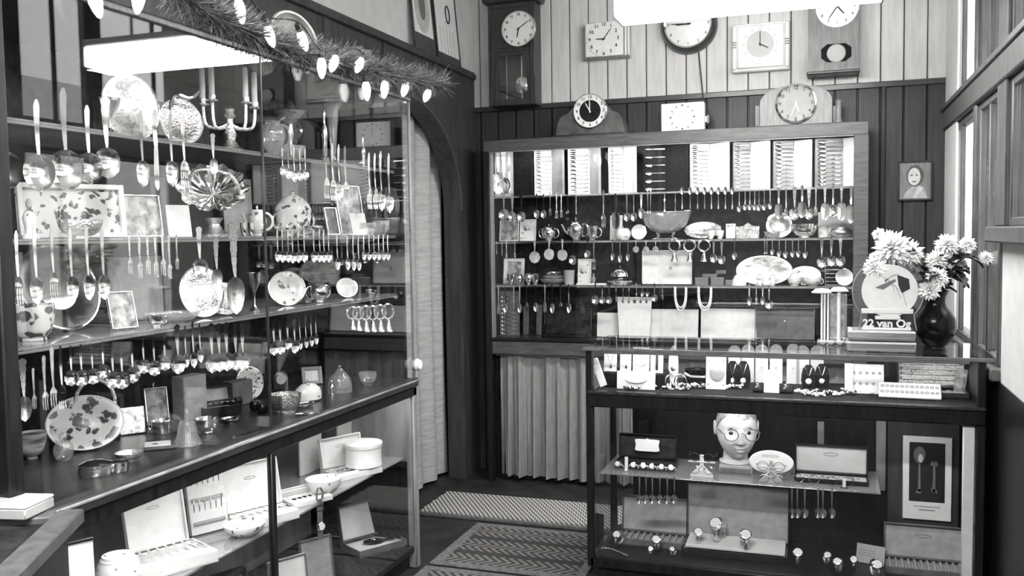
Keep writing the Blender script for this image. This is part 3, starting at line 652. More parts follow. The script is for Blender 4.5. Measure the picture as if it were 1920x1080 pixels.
# ------------------------------------------------------------------ two framed sheets leaning on the partition ledge
ZL = 2.437
for i, (xa, xb_, lb) in enumerate(((772, 812, 'dark-framed sheet with a white oval leaning on the partition ledge'), (815, 858, 'dark-framed white sheet with a small loop emblem leaning on the partition ledge'))):
    ya, yb = P(xa, 90, X=-2.075).y, P(xb_, 100, X=-2.075).y; w_ = yb - ya; h_ = .46
    t, s = picture('framed_sheet', lb, 'picture', w_, h_, (-2.062, (ya + yb) / 2, ZL), (R(-5), 0, R(90)), M_rim, M_card, .012, .012, 'framed sheets on the ledge')
    obj('dark_band', G().box((-w_ / 2 + .012, -.0085, .014), (w_ / 2 - .012, -.0068, .10 if i == 0 else .05)), M_phair, s)
    if i == 0:
        obj('oval', G().prism(circ(w_ * .34, 32, 0, .26, rz=.15), -.0095, -.0068), M_pface, s)
        obj('oval_figure', G().prism(circ(w_ * .15, 24, 0, .27, rz=.09), -.0105, -.0090), M_midcase, s)
    else:
        obj('loop', G().tube([(.03 + .028 * math.cos(q), -.009, .29 + .05 * math.sin(q)) for q in [2 * PI * k / 20 for k in range(20)]], .004, 6, True), M_ink, s)
        for k in range(5): obj('stripe', G().box((-w_ * .3 + k * w_ * .14, -.0088, .055), (-w_ * .3 + k * w_ * .14 + .003, -.0068, .20)), M_grey, s)
# ------------------------------------------------------------------ top of the side cabinet: tray, fans, garland and string of bulbs
ZC = ZT + .018
p = P(560, 36, X=-1.76); q = P(560, 75, X=-1.76)
t = thing('round_tray', 'round silver tray standing upright on top of the side cabinet', 'tray', (-1.78, p.y, ZC), (R(0), 0, R(72)))
r = .102
obj('dish', G().lathe([(0, .012), (r * .62, .012), (r * .7, .006), (r * .93, 0), (r, -.004), (r, .0), (r * .9, .006), (r * .7, .014), (0, .018)], 56, T(0, 0, r) @ RX(PI / 2 - R(10))), M_silver, t)
obj('rim_bead', G().tube([(r * math.cos(a), 0, r * math.sin(a)) for a in [2 * PI * k / 48 for k in range(48)]], .005, 8, True, T(0, 0, r) @ RX(-R(10))), M_silver2, t)
p = P(610, 85, X=-1.80)
t = thing('folding_fan', 'dark half-open fan lying on the side cabinet behind the garland', 'fan', (-1.84, P(665, 90, X=-1.84).y, ZC + .0), (0, 0, R(80)))
g = G()
def fan(u, v):
    a = R(20) + R(120) * u; rr = .02 + .16 * v; return (rr * math.cos(a), .012 * math.sin(u * 40) * v - .03 * v, .012 + rr * math.sin(a) * .95)
g.grid(fan, 60, 6); obj('leaf', g, M_midcase, t); obj('pivot', G().lathe([(.012, -.012), (.012, .012)], 14, T(0, 0, .013) @ RX(PI / 2)), M_rim, t)
p = P(612, 75, X=-1.80)
t = thing('cigar_tube', 'dark round tube with shiny top lying on the cabinet near tray', 'tube', (-1.80, p.y, ZC + .026), (0, 0, R(62)))
obj('tube_body', G().lathe([(0, -.09), (.024, -.09), (.026, -.085), (.026, .085), (.022, .09), (0, .09)], 24, RY(PI / 2)), M_rim, t)
obj('ring', G().lathe([(.0265, -.02), (.028, -.018), (.028, .018), (.0265, .02)], 24, T(-.06, 0, 0) @ RY(PI / 2)), M_silver, t)
# garland of pine along the top edge
gp_ = [P(x, y, X=-1.68 if i < 6 else -1.64) for i, (x, y) in enumerate([(318, -22), (400, 28), (470, 62), (540, 92), (600, 108), (660, 122), (720, 138), (775, 150), (825, 158)])]
def cr_(pts, n):
    o = []
    for i in range(len(pts) - 1):
        a, b, c_, d = pts[max(0, i - 1)], pts[i], pts[i + 1], pts[min(len(pts) - 1, i + 2)]
        for k in range(n):
            u = k / n; o.append(.5 * ((2 * b) + (c_ - a) * u + (2 * a - 5 * b + 4 * c_ - d) * u * u + (3 * b - a - 3 * c_ + d) * u ** 3))
    return o + [pts[-1]]
path = cr_(gp_, 14); o0 = Vector(path[0])
t = thing('pine_garland', 'bushy pine garland draped along the top edge of the side cabinet', 'garland', o0)
obj('stem', G().tube([v - o0 for v in path], .004, 6), M_leaf, t)
g = G(); rnd = random.Random(3)
for i, v in enumerate(path[:-1]):
    d = (path[i + 1] - v).normalized()
    for k in range(84):
        u = Vector((rnd.gauss(0, 1), rnd.gauss(0, 1), rnd.gauss(.25, 1))).normalized()
        u = (u * .8 + d * .5).normalized(); L = rnd.uniform(.03, .085); b0 = v + (path[i + 1] - v) * rnd.random() + u * rnd.uniform(0, .02) - o0
        if b0.x + o0.x + u.x * L < -1.80: continue
        s_ = u.cross(Vector((rnd.random(), rnd.random(), rnd.random()))).normalized() * .0021
        g.add([b0 - s_, b0 + s_, b0 + u * L + s_ * .2, b0 + u * L - s_ * .2], [(0, 1, 2, 3)])
obj('needle', g, M_pine, t, kind='stuff')
BL = [(172, -4, 20), (262, -6, -10), (447, 14, 15), (500, 62, 30), (562, 72, 35), (603, 122, 0), (630, 118, -30), (678, 122, -35), (686, 165, 8), (722, 163, -8), (762, 166, -30), (804, 180, -40)]
t = thing('string_of_bulbs', 'string of large white lit bulbs clipped along the pine garland', 'light string', o0)
bulb = mesh('bulb', G().lathe([(0, -.072), (.006, -.068), (.012, -.054), (.0165, -.034), (.0145, -.013), (.009, 0)], 16), M_bulb)
sock = mesh('socket', G().lathe([(.0095, -.003), (.0105, .004), (.0105, .022), (.004, .028)], 14), M_rim)
cord = []
for (x, y, tl) in BL:
    p = P(x, y, X=-1.645); bo = obj('bulb', bulb, None, t, p - o0 + Vector((0, 0, .024)), (R(tl), 0, 0)); obj('socket', sock, None, bo)
    cord.append(p - o0 + Vector((-.004 , 0, .052)))
obj('wire', G().tube(cr_(cord, 8), .0028, 6), M_rim, t)
# ------------------------------------------------------------------ hanging flatware
def bowlst(z0, z1, wb, dish, y0=0., neck=.010, egg=.18, n=9, th=.008):
    o = []
    for k in range(n + 1):
        s = k / n; q = 2 * s - 1
        hw = max(neck if k == 0 else .004, wb * math.sqrt(max(0, 1 - q * q)) * (1 - egg * q))
        o.append((z0 + (z1 - z0) * s, hw, dish * math.sin(PI * min(1, s * .9 + .08)), y0, th))
    return o
def handlest(z1, tip=.030, waist=.010, orn=0, th=.012, curve=.02):
    o = []; n = 16 if orn else 9
    for k in range(n + 1):
        s = k / n; hw = tip * (1 - s) ** .8 + waist * s
        if k == 0: hw *= .35
        if orn: hw *= 1 + orn * abs(math.sin(s * PI * 5)) * (1 - s * .6)
        o.append((z1 * s, max(hw, .006), 0, curve * math.sin(PI * s), th))
    return o
def P_spoon(wb=.085, zb=-.66, dish=.035, tip=.026, orn=0, egg=.18, waist=.010):
    return [('handle', G().loft(handlest(zb, tip, waist, orn))), ('bowl', G().loft(bowlst(zb + .01, -1, wb, dish, egg=egg, neck=waist)))]
def P_fork(nt=4, wb=.060, zb=-.62, orn=0):
    g = G(); zs = -.76; g.loft([(zb + .01, .010, 0, 0, .01), (zb - .04, wb * .7, .012, 0, .01), (zs + .03, wb, .016, .0, .009), (zs, wb, .016, 0, .009)])
    p = 2 * wb / nt
    for k in range(nt):
        x = -wb + p * (k + .5); g.loft([(z, w_, 0, y + .010, .008) for z, w_, y in ((zs + .01, p * .32, 0), (-.86, p * .27, .012), (-.95, p * .24, 0), (-1, p * .1, -.012))], T(x, 0, 0))
    return [('handle', G().loft(handlest(zb, .026, .010, orn))), ('tine_head', g)]
def P_server(wb=.13, zb=-.5):
    return [('handle', G().loft(handlest(zb, .036, .014, .3))), ('blade', G().loft([(zb + .01, .014, 0, 0, .01), (zb - .05, wb * .8, .01, 0, .008), (zb - .2, wb, .012, 0, .008), (-.92, wb * .8, .01, 0, .008), (-1, wb * .25, 0, 0, .006)]))]
def P_knife():
    return [('handle', G().loft(handlest(-.45, .03, .022, 0, .025))), ('blade', G().loft([(-.44, .018, 0, 0, .014), (-.48, .026, 0, .004, .008), (-.8, .034, 0, .01, .006), (-.95, .026, 0, 0, .005), (-1, .006, 0, -.01, .004)]))]
def P_rattle(rr=.25):
    n = 24; g = G().tube([(rr * math.sin(2 * PI * k / n), .02, -.05 - rr + rr * math.cos(2 * PI * k / n)) for k in range(n)], .05, 8, True)
    z = -.05 - 2 * rr - .03
    b = G().lathe([(.02, z), (.06, z - .04), (.09, z - .16), (.14, -.93), (.17, -1), (.13, -.99), (.0, z - .12)], 18)
    return [('ring', g), ('bell', b)]
def P_tongs():
    g = G()
    for s in (-1, 1): g.loft([(0, .02, 0, 0, .012), (-.1, .03, 0, 0, .012), (-.6, .016, 0, .01, .012), (-.84, .012, 0, 0, .012), (-.88, .04, .02, 0, .01), (-.96, .045, .02, 0, .01), (-1, .01, 0, 0, .01)], T(s * .075, 0, 0) @ RY(s * .02))
    g.tube([(.09 * math.cos(a), .006, -.01 + .07 * math.sin(a)) for a in [PI * k / 10 for k in range(11)]], .018, 6)
    return [('tongs', g)]
KIND = {
 'spoon': (P_spoon(), 'plain silver spoon', M_silver), 'teaspoon': (P_spoon(.115, -.66, .05, .03), 'small silver teaspoon', M_silver),
 'ladle': (P_spoon(.17, -.60, .10, .034, egg=.05, waist=.014), 'deep silver ladle', M_silver), 'fork': (P_fork(), 'silver table fork', M_silver),
 'pickle': (P_fork(3, .055, -.66, .3), 'narrow three-tined silver fork', M_silver2), 'ornate': (P_spoon(.105, -.60, .05, .042, .6), 'ornate chased silver spoon', M_relief),
 'server': (P_server(), 'broad silver cake server', M_silver), 'knife': (P_knife(), 'silver butter knife', M_silver),
 'sifter': (P_spoon(.24, -.48, .07, .05, .25, egg=0.), 'round-bowled silver sugar sifter', M_silver2), 'rattle': (P_rattle(), 'silver ring with bell', M_silver),
 'tongs': (P_tongs(), 'pair of silver sugar tongs', M_silver), 'wide': (P_spoon(.155, -.62, .07, .05, .3, egg=.1), 'wide-bowled silver serving spoon', M_silver),
}
BIG, SMALL = {}, {}
def flat(kind, loc, L, yaw, label, group, px, flip=False, roll=0.):
    protos, noun, m = KIND[kind]
    rot = (0, PI if flip else roll, yaw); cat = 'fork' if kind in ('fork', 'pickle') else 'rattle' if kind == 'rattle' else 'tongs' if kind == 'tongs' else 'knife' if kind == 'knife' else 'cake server' if kind == 'server' else 'ladle' if kind == 'ladle' else 'spoon'
    nm = {'fork': 'table_fork', 'pickle': 'pickle_fork', 'ladle': 'ladle', 'server': 'cake_server', 'knife': 'butter_knife', 'sifter': 'sugar_sifter', 'rattle': 'ring_rattle', 'tongs': 'sugar_tongs', 'teaspoon': 'teaspoon', 'ornate': 'serving_spoon', 'wide': 'serving_spoon'}.get(kind, 'table_spoon')
    if px > 60 and len(protos) > 1:
        if kind not in BIG: BIG[kind] = [(n_, mesh(n_, g, m)) for n_, g in protos]
        t = thing(nm, label, cat, loc, rot, group, L)
        for n_, me in BIG[kind]: obj(n_, me, None, t)
        return t
    if kind not in SMALL:
        g = G()
        for _, q in protos: g.add(q.v, q.f)
        SMALL[kind] = mesh(nm, g, m)
    return tag(obj(nm, SMALL[kind], None, None, loc, rot, L), label, cat, group)
def row(items, ax, val, yaw, where, ref, group, flip=()):
    items = sorted(items, key=lambda q: q[0])
    for i, (x, y0, y1, kind) in enumerate(items):
        a, b = P(x, y0, **{ax: val}), P(x, y1, **{ax: val}); L = a.z - b.z
        noun = KIND[kind][1] + (' hung upside-down' if x in flip else '')
        flat(kind, b if x in flip else a, L, R(yaw) + R(rnd.uniform(-7, 7)), '%s, %s piece from the %s in %s' % (noun, ORD[i], ref, where), group, y1 - y0, x in flip)
XH = XS + .0105
row([(3, 172, 356, 'ladle'), (68, 186, 358, 'ladle'), (118, 164, 358, 'ladle'), (163, 197, 345, 'ladle'), (197, 180, 335, 'wide'), (264, 206, 350, 'spoon'), (290, 206, 356, 'knife'),
     (319, 208, 350, 'spoon'), (343, 214, 352, 'fork'), (399, 250, 328, 'ornate'), (529, 276, 330, 'teaspoon'), (540, 275, 336, 'teaspoon'), (551, 275, 342, 'teaspoon'), (562, 278, 340, 'teaspoon'), (572, 278, 338, 'teaspoon'),
     (611, 268, 372, 'fork'), (623, 268, 376, 'fork'), (635, 270, 376, 'spoon'), (647, 273, 380, 'fork'), (692, 286, 392, 'fork'), (703, 287, 392, 'fork'), (714, 283, 396, 'spoon'), (729, 287, 400, 'spoon')],
    'X', XH, 66, 'the upper side-cabinet row', 'near post', 'silver hung under the upper side shelf')
row([(12, 470, 575, 'spoon'), (30, 432, 572, 'fork'), (64, 420, 572, 'spoon'), (97, 428, 562, 'fork'), (131, 426, 567, 'spoon'), (162, 424, 563, 'spoon'), (191, 425, 562, 'spoon'),
     (242, 430, 514, 'pickle'), (261, 432, 522, 'pickle'), (276, 428, 515, 'pickle'), (291, 430, 520, 'pickle'), (304, 425, 517, 'pickle'), (317, 440, 523, 'pickle'), (331, 440, 506, 'pickle'),
     (373, 425, 522, 'wide'), (405, 445, 545, 'ornate'), (438, 415, 590, 'ornate')] + [(x, 430, y, 'teaspoon') for x, y in ((520, 491), (529, 492), (540, 492), (548, 494), (559, 493), (570, 492), (588, 492), (599, 492), (607, 492), (616, 492))] +
    [(632, 440, 507, 'spoon'), (651, 440, 507, 'spoon'), (662, 440, 508, 'spoon'), (672, 442, 508, 'spoon')] + [(x, 440, 488, 'teaspoon') for x in (682, 692, 701, 710, 719, 727)],
    'X', XH, 66, 'the middle side-cabinet row', 'near post', 'silver hung under the middle side shelf')
row([(20, 664, 788, 'ornate'), (42, 672, 792, 'ornate'), (62, 690, 768, 'pickle'), (82, 666, 770, 'pickle'), (97, 650, 766, 'pickle'), (113, 648, 768, 'fork'),
     (132, 648, 725, 'ladle'), (151, 645, 726, 'ladle'), (172, 645, 722, 'ladle'), (192, 640, 712, 'ladle'), (210, 645, 730, 'ladle'), (227, 645, 731, 'ladle'), (247, 640, 720, 'ladle'), (268, 632, 702, 'ladle'), (288, 632, 706, 'ladle'), (308, 628, 696, 'ladle'),
     (332, 608, 702, 'wide'), (347, 610, 690, 'spoon'), (361, 602, 690, 'spoon'), (374, 606, 680, 'spoon'), (396, 606, 700, 'wide'), (410, 606, 698, 'wide'), (424, 604, 696, 'wide'), (441, 606, 695, 'wide'), (454, 606, 695, 'wide'),
     (502, 602, 665, 'spoon'), (513, 600, 667, 'wide'), (525, 600, 665, 'wide'), (539, 598, 656, 'wide'), (552, 598, 663, 'wide'), (562, 594, 656, 'spoon'), (573, 592, 653, 'spoon'), (583, 590, 650, 'spoon'), (592, 588, 646, 'spoon'),
     (660, 574, 618, 'rattle'), (671, 574, 620, 'rattle'), (685, 572, 622, 'rattle'), (698, 572, 622, 'rattle'), (712, 570, 622, 'rattle'), (727, 568, 622, 'rattle')],
    'X', XH, 66, 'the lower side-cabinet row', 'near post', 'silver hung under the lower side shelf')
YH = F + .038
up_ = (1279, 1294, 1308, 1321, 1334, 1347, 1360, 1373)
row([(944, 356, 415, 'ladle'), (960, 362, 417, 'wide'), (977, 364, 417, 'wide'), (1006, 362, 410, 'teaspoon'), (1019, 363, 410, 'teaspoon'), (1031, 362, 406, 'fork'), (1043, 362, 410, 'pickle'), (1052, 362, 408, 'pickle'), (1064, 362, 412, 'fork'), (1080, 364, 402, 'knife'),
     (1131, 356, 427, 'fork'), (1154, 363, 430, 'server'), (1175, 364, 416, 'teaspoon'), (1188, 364, 416, 'teaspoon'), (1202, 360, 410, 'ornate'), (1217, 360, 400, 'tongs'), (1246, 362, 398, 'knife'), (1266, 362, 398, 'knife')] +
    [(x, 350, 392, 'spoon') for x in up_] + [(1386, 360, 398, 'teaspoon'), (1397, 358, 395, 'teaspoon'), (1406, 358, 395, 'teaspoon'), (1415, 358, 395, 'teaspoon'), (1423, 356, 396, 'teaspoon'), (1433, 356, 395, 'teaspoon'), (1444, 356, 393, 'teaspoon'),
     (1460, 352, 410, 'server'), (1474, 352, 412, 'fork'), (1490, 350, 413, 'wide'), (1504, 347, 408, 'server'), (1517, 350, 412, 'wide'), (1530, 352, 405, 'fork'), (1547, 348, 412, 'server'), (1562, 346, 408, 'ladle'), (1578, 345, 413, 'server'), (1596, 348, 418, 'server')],
    'Y', YH, 0, 'the back case upper row', 'doorway', 'silver hung under the upper back shelf', up_)
row([(931, 452, 478, 'pickle'), (941, 452, 480, 'knife'), (949, 452, 486, 'pickle'), (957, 452, 484, 'knife'), (965, 452, 484, 'pickle'), (1002, 450, 494, 'sifter'), (1029, 446, 488, 'sifter'), (1054, 448, 489, 'sifter'), (1074, 450, 497, 'ladle'), (1101, 444, 484, 'wide'), (1113, 446, 506, 'fork'),
     (1148, 448, 488, 'spoon'), (1162, 448, 492, 'spoon'), (1177, 448, 490, 'spoon'), (1192, 450, 474, 'sifter'), (1211, 450, 474, 'sifter'), (1229, 450, 474, 'sifter'), (1338, 450, 493, 'wide'), (1353, 450, 496, 'wide'), (1377, 446, 487, 'teaspoon'),
     (1436, 444, 476, 'tongs'), (1448, 445, 478, 'teaspoon'), (1461, 446, 482, 'teaspoon'), (1473, 446, 484, 'teaspoon'), (1486, 446, 482, 'teaspoon'), (1497, 446, 482, 'teaspoon'), (1510, 446, 484, 'teaspoon'), (1541, 446, 503, 'wide'), (1559, 446, 500, 'wide'), (1576, 446, 500, 'wide')] +
    [(x, 448, 490, 'rattle') for x in (1264, 1293, 1320)],
    'Y', YH, 0, 'the back case middle row', 'doorway', 'silver hung under the middle back shelf')
row([(934, 534, 590, 'fork'), (947, 536, 587, 'spoon'), (963, 536, 580, 'knife'), (974, 536, 587, 'spoon'), (987, 534, 587, 'fork'), (1004, 534, 585, 'spoon'), (1021, 532, 586, 'fork'), (1035, 532, 588, 'spoon'), (1051, 532, 588, 'fork'), (1066, 532, 587, 'spoon'),
     (1116, 528, 571, 'ladle'), (1129, 534, 570, 'ladle'), (1142, 534, 570, 'ladle'), (1155, 532, 566, 'knife'), (1168, 532, 566, 'knife'), (1179, 530, 566, 'knife'), (1193, 530, 560, 'pickle'), (1204, 530, 556, 'teaspoon'), (1214, 530, 556, 'teaspoon'), (1227, 530, 566, 'ladle'), (1242, 532, 562, 'pickle'),
     (1405, 532, 573, 'ornate'), (1418, 532, 572, 'pickle'), (1430, 532, 572, 'ornate'), (1442, 534, 580, 'ladle')],
    'Y', YH, 0, 'the back case lower row', 'doorway', 'silver hung under the lower back shelf')
# two bead necklaces looped below the lower back shelf
for i, (xa, xb_) in enumerate(((1265, 1287), (1309, 1334))):
    a, b, c_ = P(xa, 538, Y=YH), P(xb_, 538, Y=YH), P((xa + xb_) / 2, 582, Y=YH); L = a.z - c_.z
    t = thing('bead_necklace', 'looped string of pale beads hanging in the back case, %s from the doorway' % ORD[i], 'necklace', a, group='necklaces in the back case')
    g = G(); w_ = b.x - a.x
    for dq in (0, .011):
        pts = [(w_ * (.5 + (.5 - dq * 6) * math.sin((u - .5) * PI)) , 0, -(L - dq * 1.5) * max(0, math.cos((u - .5) * PI)) ** .6) for u in [k / 40 for k in range(41)]]
        g.tube(pts, [.0042 + .0012 * (k % 2) for k in range(41)], 6)
    obj('strand', g, M_card, t); obj('clasp', G().lathe([(0, -.005), (.005, 0), (0, .005)], 10), M_silver, t)
# ------------------------------------------------------------------ hollow ware helpers
def pbowl(r, h, foot=.45, t=.04, flare=1.):
    o = [(foot * r, 0), (foot * r, h * .06), (foot * r * .9, h * .10)]
    for k in range(9):
        a = k / 8 * PI / 2; o.append((r * (foot * .9 + (1 - foot * .9) * math.sin(a) ** flare), h * (.10 + .90 * (1 - math.cos(a)))))
    o.append((r * (1 - t), h))
    for k in range(7, -1, -1):
        a = k / 8 * PI / 2; o.append((max(0, r * (foot * .9 + (1 - foot * .9) * math.sin(a) ** flare) - r * t), h * (.15 + .85 * (1 - math.cos(a)))))
    o.append((0, h * .15)); return o
def pdome(r, h): return [(r, 0), (r, h * .08)] + [(r * math.cos(a), h * (.08 + .92 * math.sin(a))) for a in [PI / 2 * k / 10 for k in range(11)]]
def pplate(r): return [(0, 0), (r * .55, 0), (r * .62, r * .06), (r, r * .13), (r, r * .16), (r * .93, r * .16), (r * .60, r * .09), (r * .52, r * .04), (0, r * .04)]
PV = {'vase': [(.55, 0), (.6, .03), (.5, .06), (.85, .3), (1, .52), (.85, .75), (.5, .88), (.42, .94), (.6, 1), (.5, .99), (.3, .9), (0, .3)],
      'trumpet': [(.6, 0), (.62, .03), (.25, .08), (.16, .14), (.22, .2), (.36, .5), (.52, .8), (1, 1), (.9, 1), (.44, .8), (.28, .5), (0, .22)],
      'pot': [(.45, 0), (.5, .04), (.45, .08), (.8, .25), (1, .5), (.9, .72), (.6, .86), (.62, .9), (.55, .9), (0, .86)],
      'jar': [(.7, 0), (.75, .03), (.98, .3), (1, .45), (.9, .68), (.72, .78), (.7, .84), (.62, .84), (0, .8)],
      'cup': [(.55, 0), (.6, .04), (.5, .08), (.8, .3), (.92, .6), (1, 1), (.94, 1), (.86, .6), (.7, .3), (0, .12)],
      'tumbler': [(.75, 0), (.8, .02), (.95, .95), (1, 1), (.92, 1), (.72, .1), (0, .08)],
      'drum': [(.97, 0), (1, .04), (.97, .08), (.97, .8), (1.02, .83), (1.03, .97), (.99, 1), (0, 1)],
      'bell': [(1, 0), (.96, .06), (.72, .28), (.62, .5), (.5, .66), (.2, .72), (.16, .8), (.2, .9), (.1, 1), (0, 1)],
      'compote': [(.7, 0), (.72, .03), (.3, .1), (.14, .2), (.14, .45), (.3, .55), (.8, .75), (1, 1), (.95, 1), (.74, .78), (0, .6)],
      'figure': [(.9, 0), (.9, .08), (.5, .12), (.55, .3), (.75, .5), (.6, .62), (.35, .7), (.2, .74), (.34, .82), (.36, .9), (.2, .98), (0, 1)]}
def pv(k, r, h): return [(a * r, b * h) for a, b in PV[k]]
def arc(r, a0, a1, n=12, sx=1, sz=1, cx=0, cz=0): return [(cx + r * sx * math.cos(R(a0 + (a1 - a0) * k / n)), 0, cz + r * sz * math.sin(R(a0 + (a1 - a0) * k / n))) for k in range(n + 1)]
def ware(name, lb, cat, loc, prof, m, yaw=0, sx=1, sy=1, handles=0, lid=None, knob=0, spout=0, seg=32, group=None, hm=None, bail=0, ridge=0):
    r = max(p[0] for p in prof); h = max(p[1] for p in prof)
    parts = handles or lid or knob or spout or bail
    g = G().lathe(prof, seg, None, sx, sy)
    if ridge: g.v = [(x * (1 + ridge * math.cos(math.atan2(y, x) * 10)), y * (1 + ridge * math.cos(math.atan2(y, x) * 10)), z) for x, y, z in g.v]
    if not parts: return solo(name, g, m, lb, cat, loc, (0, 0, yaw), group=group)
    t = thing(name, lb, cat, loc, (0, 0, yaw), group); obj('body', g, m, t); hm = hm or m
    if handles >= 1: obj('handle', G().tube(arc(h * .28, 100, -110, 14, 1, 1.15, r * sx * .86, h * .55), h * .045, 8), hm, t)
    if handles == 2: obj('handle', G().tube(arc(h * .28, 80, 290, 14, 1, 1.15, -r * sx * .86, h * .55), h * .045, 8), hm, t)
    if spout: obj('spout', G().tube([(-r * .8, 0, h * .35), (-r * 1.25, 0, h * .5), (-r * 1.5, 0, h * .78), (-r * 1.7, 0, h * .88)], [h * .1, h * .07, h * .05, h * .04], 10), hm, t)
    if lid:
        l = obj('lid', G().lathe([(p * r, z * h) for p, z in lid], seg, None, sx, sy), m, t); zt = max(z for _, z in lid) * h
        if knob: obj('knob', G().lathe([(.04 * r, zt - .005 * h), (.06 * r, zt + .02 * h), (.13 * r, zt + .08 * h), (.09 * r, zt + .13 * h), (0, zt + .15 * h)], 14), hm, l)
    if bail: obj('bail_handle', G().tube([(r * sx * .9 * math.cos(a), 0, h * .9 + bail * h * math.sin(a)) for a in [PI * k / 18 for k in range(19)]], h * .04, 8), hm, t)
    return t
def upright(name, lb, cat, loc, r, m, yaw=0, tilt=12, sx=1., inner=None, rimm=None, group=None, flip=False, prof=None):
    t = thing(name, lb, cat, loc, (0, 0, yaw), group)
    M = T(0, 0, r * math.cos(R(tilt))) @ RX(R(-tilt)) @ RX(PI / 2)
    obj('dish', G().lathe(prof or pplate(r), 40, M @ Matrix.Diagonal((sx, 1, 1, 1))), m, t)
    if inner: obj('centre', G().lathe([(0, r * .052), (r * .50, r * .052), (r * .5, r * .03)], 36, M @ Matrix.Diagonal((sx, 1, 1, 1))), inner, t)
    if rimm: obj('rim', G().tube([(sx * r * .99 * math.cos(a), r * .99 * math.sin(a), r * .15) for a in [2 * PI * k / 44 for k in range(44)]], r * .035, 6, True, M), rimm, t)
    obj('easel', G().box((-.004, r * .1, 0), (.004, r * .1 + .006, r * .5), .001).box((-.012, -.01, 0), (.012, r * .12, .004), .001), M_rim, t)
    return t
def card(name, lb, cat, loc, w_, h_, yaw, tilt, m, th=.004, border=None, group=None, mark=None, bw=.006):
    t = thing(name, lb, cat, Vector(loc) + Vector((0, 0, th * math.sin(R(tilt)))), (R(-tilt), 0, yaw), group)
    obj('sheet', G().box((-w_ / 2, 0, 0), (w_ / 2, th, h_), .001), m, t)
    if border: obj('border', rect_frame_xz(w_, h_, bw, .006), border, t)
    if mark: obj('print', G().tube([(w_ * .14 * math.cos(a), -.0006, h_ * .6 + w_ * .045 * math.sin(a)) for a in [2 * PI * k / 20 for k in range(20)]], .0011, 5, True), M_midink, t)
    return t
def case(name, lb, loc, w_, d, hb, hl, yaw, tilt, m_out, m_lin, group=None, mark=True, rack=0, slots=0, cat='presentation case', lf=1.):
    t = thing(name, lb, cat, loc, (0, 0, yaw), group); b = .005
    obj('tray', G().box((-w_ / 2, -d, 0), (w_ / 2, 0, .004)).box((-w_ / 2, -d, 0), (w_ / 2, -d + b, hb), .0015).box((-w_ / 2, -b, 0), (w_ / 2, 0, hb), .0015).box((-w_ / 2, -d + b, 0), (-w_ / 2 + b, -b, hb), .0015).box((w_ / 2 - b, -d + b, 0), (w_ / 2, -b, hb), .0015), m_out, t)
    ln = obj('lining', G().box((-w_ / 2 + b, -d + b, .004), (w_ / 2 - b, -b, hb * .6), .002), m_lin, t)
    wt = w_; w_ = w_ * lf; ld = obj('lid', rect_frame_xz(w_, hl, b, .022).box((-w_ / 2 + .001, -.003, .001), (w_ / 2 - .001, 0, hl - .001)), m_out, t, (0, 0, hb), (R(-tilt), 0, 0))
    obj('lid_lining', G().box((-w_ / 2 + b, -.007, b), (w_ / 2 - b, -.003, hl - b), .001), m_lin, ld)
    if mark: obj('print', G().tube([(w_ * .10 * math.cos(a), -.0075, hl * .66 + w_ * .022 * (math.sin(a))) for a in [2 * PI * k / 20 for k in range(20)]], w_ * .004, 5, True), M_midink, ld)
    w_ = wt
    for k in range(rack): obj('rack', G().box((-w_ / 2 + b, -d * (.2 + .6 * k / max(1, rack - 1)) - .004, hb * .6), (w_ / 2 - b, -d * (.2 + .6 * k / max(1, rack - 1)) + .004, hb * 1.1), .002), m_lin, t)
    for k in range(slots): obj('slot', G().box((-w_ / 2 + w_ * (k + .8) / (slots + .6) - w_ * .018, -d * .85, hb * .6), (-w_ / 2 + w_ * (k + .8) / (slots + .6) + w_ * .018, -d * .15, hb * 1.05), .002), m_lin, t)
    return t
def flatlay(parent_t, kind, w_, d, hb, n, label, group, f=.8, sc=.75, down=False):
    # pieces lying in an open case, side by side
    Mx = Matrix.Translation(parent_t.location) @ parent_t.rotation_euler.to_matrix().to_4x4()
    for k in range(n):
        p = Mx @ Vector((-w_ * f / 2 + w_ * f * k / max(1, n - 1), -d * .10, hb * 1.15 + .003))
        o = flat(kind, p, d * sc, parent_t.rotation_euler.z, label % ORD[k], group, 20); o.rotation_euler = (R(-92), 0, parent_t.rotation_euler.z)
        o.location = Mx @ Vector((-w_ * f / 2 + w_ * f * k / max(1, n - 1), -d * .10, hb * 1.1 + .004))
# ------------------------------------------------------------------ upper side cabinet: things on its shelves
def LS(px, py, k, x=-1.87):
    p = P(px, py, X=x); z = {0: ZS, 9: .491, 10: .10}.get(k) or SH[k]; return Vector((x, p.y, z + .0008)), mpp(p)
def hgt(px, ytop, k, x=-1.87):
    z = {0: ZS, 9: .491, 10: .10}.get(k) or SH[k]; return P(px, ytop, X=x).z - z
SY = R(66)
def lw(name, lb, cat, px, k, ytop, wpx, prof, m, x=-1.87, **kw):
    loc, s = LS(px, 400, k, x); h = hgt(px, ytop, k, x); r = wpx * s / 2
    pr = prof(r, h) if callable(prof) else pv(prof, r, h)
    return ware(name, lb, cat, loc, pr, m, **kw)
